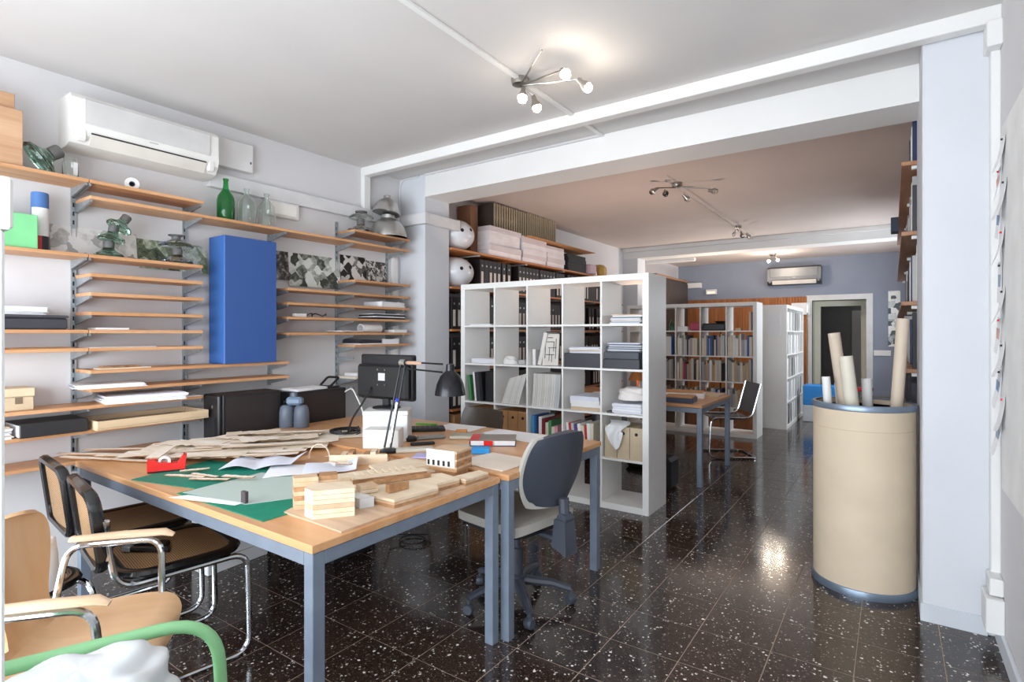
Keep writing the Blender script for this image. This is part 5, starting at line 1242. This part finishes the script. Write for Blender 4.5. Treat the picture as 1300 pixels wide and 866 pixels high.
lump('paper_roll', 'crumpled white roll end poking out between the tubes', 'paper', (x-.075, y+.12, 1.04), .05, .03, .06, white, 6, rough=.3) if False else ptube('thin white paper roll behind the short white tube', (x-.06, y+.12, .035), (x-.125, y+.10, 1.10), .02, paper)

# ------------------------------------------------------------------ shelves on the right wall of the back room
RZ = [2.42, 2.0, 1.58, 1.175, .77]
rnd = random.Random(9)
for k, z in enumerate(RZ):
    t = thing('side_shelf', ['topmost', 'second', 'third', 'fourth', 'lowest'][k] + ' brown shelf from the top on the right wall behind the pier', 'shelf', (.045, 4.06, z))
    MB().box(0, .35, 0, 3.6, -.024, 0, .002).build('board', wood('#9a6a4a', '#bb8a66', 'y', 1, .5), t)
    for y_ in (.02, 1.2, 2.4, 3.5): MB().box(.05, .35, y_, y_+.03, -.045, -.0245, .002).build('bracket', white, t)
    y = 4.09
    while y < 6.9:
        th = rnd.choice((.03, .045, .06)); h = rnd.choice((.24, .28, .31, .34)) ; col = rnd.choice(('charcoal', 'white', 'navy', 'grey', 'charcoal', 'silver', 'black'))
        if k == 4: col = rnd.choice(('charcoal', 'black', 'navy'))
        book('folder', col, 'on the right wall shelves behind the pier', (.10 + rnd.choice((0, .02, .04)) + .22, y, z+.0003), th, h, .22, 0, 'x', R(90)); y += th+.002
slab('blue_speaker', 'small dark blue box fixed to the edge of the right wall shelves', 'speaker', -.01, .043, 5.6, 5.75, 2.24, 2.36, paint('#1f2c44', .5)) 
o = C.objects.get('blue_speaker')
slab('poster', 'white framed print on the far wall near the right shelves', 'poster', -.06, .12, YB-.02, YB-.002, 1.15, 2.15, picture('pic7', 4, '#4a5a5e', '#eef0ee', '#c4cccb', 10, .6), c=0)
slab('tool_box', 'grey metal case with red knobs behind the drum', 'case', -.3, .0, 5.3, 5.6, .0005, .86, paint('#5a6468', .5), c=.01)
t = thing('valve', 'red-handled metal clamp on the grey case behind the drum', 'clamp', (-.2, 5.4, .861))
MB().tube([(0, 0, 0), (0, 0, .05)], .02, 10).build('stem', galv, t); MB().lathe([(0, .051), (.07, .051), (.075, .065), (.07, .08), (0, .08)], 20).build('handle', paint('#c8202f', .4), t)

# ------------------------------------------------------------------ pin board and pinned notes on the right wall
t = thing('pin_board', 'large white board hung along the right wall', 'board', (.385, 1.9, .745))
MB().box(-.012, .012, -1.6, 1.13, 0, 1.5, .003).build('panel', paint('#ecebe9', .6), t)
notes = [(2.98, 2.12, .11, .14, 8), (3.06, 2.02, .1, .12, -10), (2.95, 1.93, .12, .16, 4), (3.08, 1.86, .1, .14, 12), (2.99, 1.74, .12, .15, -6), (3.05, 1.60, .1, .17, 5), (2.97, 1.50, .11, .14, -8), (3.07, 1.38, .1, .15, 7), (2.98, 1.28, .12, .14, -5), (3.06, 1.16, .1, .16, 9), (2.97, 1.06, .11, .14, -7), (3.05, .96, .1, .15, 4)]
for k, (y, z, w, h, a) in enumerate(notes):
    t = thing('pinned_note', 'small printed paper note pinned at the end of the white wall board', 'note', (.371, y, z), 0, 'paper notes pinned on the right wall board', (R(a), 0, 0))
    MB().grid(lambda u, v: (-.001-.035*(1-v)**2*abs(math.sin(k*1.7+1)), w*(u-.5), h*(v-.5)), 4, 6, .0006).build('paper', paper, t)
    MB().lathe([(0, 0), (.005, 0), (.004, .007), (0, .008)], 10).xf(Matrix.Translation((-.0015, 0, h*.42)) @ Matrix.Rotation(R(-90), 4, 'Y')).build('pin', [blackp, red, blackp][k % 3], t)
    if k % 2: MB().box(-.0028-.01*abs(math.sin(k*1.7+1)), -.002-.01*abs(math.sin(k*1.7+1)), -w*.3, w*.3, -h*.1, h*.2).build('print', paint(['#7a97c0', '#d6a08c', '#9aa6b8'][k % 3], .6), t)

# ------------------------------------------------------------------ white locker at the left edge
t = thing('white_locker', 'narrow tall white cabinet standing close by at the edge of view', 'cabinet', (-.85, -.06, 0))
MB().box(-.1, .1, -.22, .2285, 0, 1.495, .003).build('body', paint('#eef0ee', .45), t); MB().box(-.1, .103, -.22, .2345, 1.4955, 1.55, .003).build('top_box', white, t)
MB().box(.1005, .108, -.21, .15, .05, 1.46, .003).build('door', paint('#eef0ee', .45), t)

# ------------------------------------------------------------------ ceiling lamps
satin = metal('#a9a49e', .3)
def spot_head(parent, p, d, lit, size=.03):
    p = Vector(p); d = Vector(d).normalized(); M = Matrix.Translation(p) @ d.to_track_quat('Z', 'Y').to_matrix().to_4x4()
    h = MB().lathe([(0, -.035), (.012, -.035), (.014, -.01), (size, .025), (size, .03), (size-.003, .03), (.012, -.005), (0, -.005)], 20).xf(M).build('spot_head', satin, parent)
    MB().lathe([(0, .0), (.010, .002), (.022, .02), (.026, .036), (.022, .052), (.010, .061), (0, .062)], 16).xf(M).build('bulb', emit('#fff1dc', 25) if lit else glass('#e8e4dc', .1), h)
    if lit:
        l = bpy.data.lights.new('spot_bulb', 'POINT'); l.energy = lit; l.color = (1, .86, .7); l.shadow_soft_size = .03
        o = bpy.data.objects.new('spot_bulb', l); C.objects.link(o); o.location = parent.matrix_basis @ (p + d*.1)
def ceil_lamp(label, loc, heads, lit, bars, extra=None):
    t = thing('ceiling_spotlight', label, 'ceiling light', loc)
    MB().lathe([(0, 0), (.05, 0), (.052, -.006), (.045, -.035), (.02, -.045), (0, -.045)][::-1], 28).build('canopy', satin, t)
    m = MB()
    for a, b in bars: m.tube([a, b], .005, 8)
    m.build('arm', satin, t)
    for p, d in heads: spot_head(t, p, d, lit)
    return t
ceil_lamp('lit ceiling spotlight with four bulbs in the front room', (-1.757, 2.62, ZC), [((.36, -.13, -.11), (.5, -.4, -.6)), ((.39, .02, -.12), (.6, .3, -.6)), ((.06, -.06, -.12), (.1, -.3, -.9)), ((.07, .05, -.13), (.2, .2, -.9))], 0.5,
          [((0, 0, -.04), (.30, -.25, -.03)), ((.0, 0, -.04), (.36, -.10, -.08)), ((.0, 0, -.04), (.38, .03, -.09)), ((0, 0, -.04), (.06, -.05, -.09)), ((0, 0, -.04), (.07, .05, -.1))])
t = ceil_lamp('unlit spotlight bar along the back-room ceiling', (-1.72, 5.3, ZC), [((-.16, -.16, -.08), (-.6, -.5, -.5)), ((-.08, -.1, -.1), (.3, -.6, -.6)), ((.02, .2, -.1), (.5, .4, -.6)), ((.3, .1, -.1), (.9, .1, -.2)), ((-.02, 2.5, -.1), (-.5, .2, -.8)), ((.05, 2.55, -.12), (.3, -.2, -.9)), ((.1, 2.7, -.12), (.4, .3, -.8))], 0,
          [((0, -.3, -.045), (0, 3.5, -.045)), ((0, 0, -.045), (.3, .1, -.08)), ((0, 0, -.045), (-.16, -.16, -.06)), ((0, 2.5, -.045), (.02, 2.52, -.09))])
MB().lathe([(0, 0), (.04, 0), (.04, -.03), (0, -.035)][::-1], 20, 0, 2.6).build('canopy', satin, t)
ceil_lamp('lit spotlight on the far-room ceiling', (-1.80, 11.0, ZC), [((-.05, -.06, -.12), (-.1, -.7, -.7)), ((.07, -.03, -.1), (.4, -.2, -.6))], 6.0, [((0, 0, -.03), (-.05, -.06, -.08)), ((0, 0, -.03), (.07, -.03, -.06))])
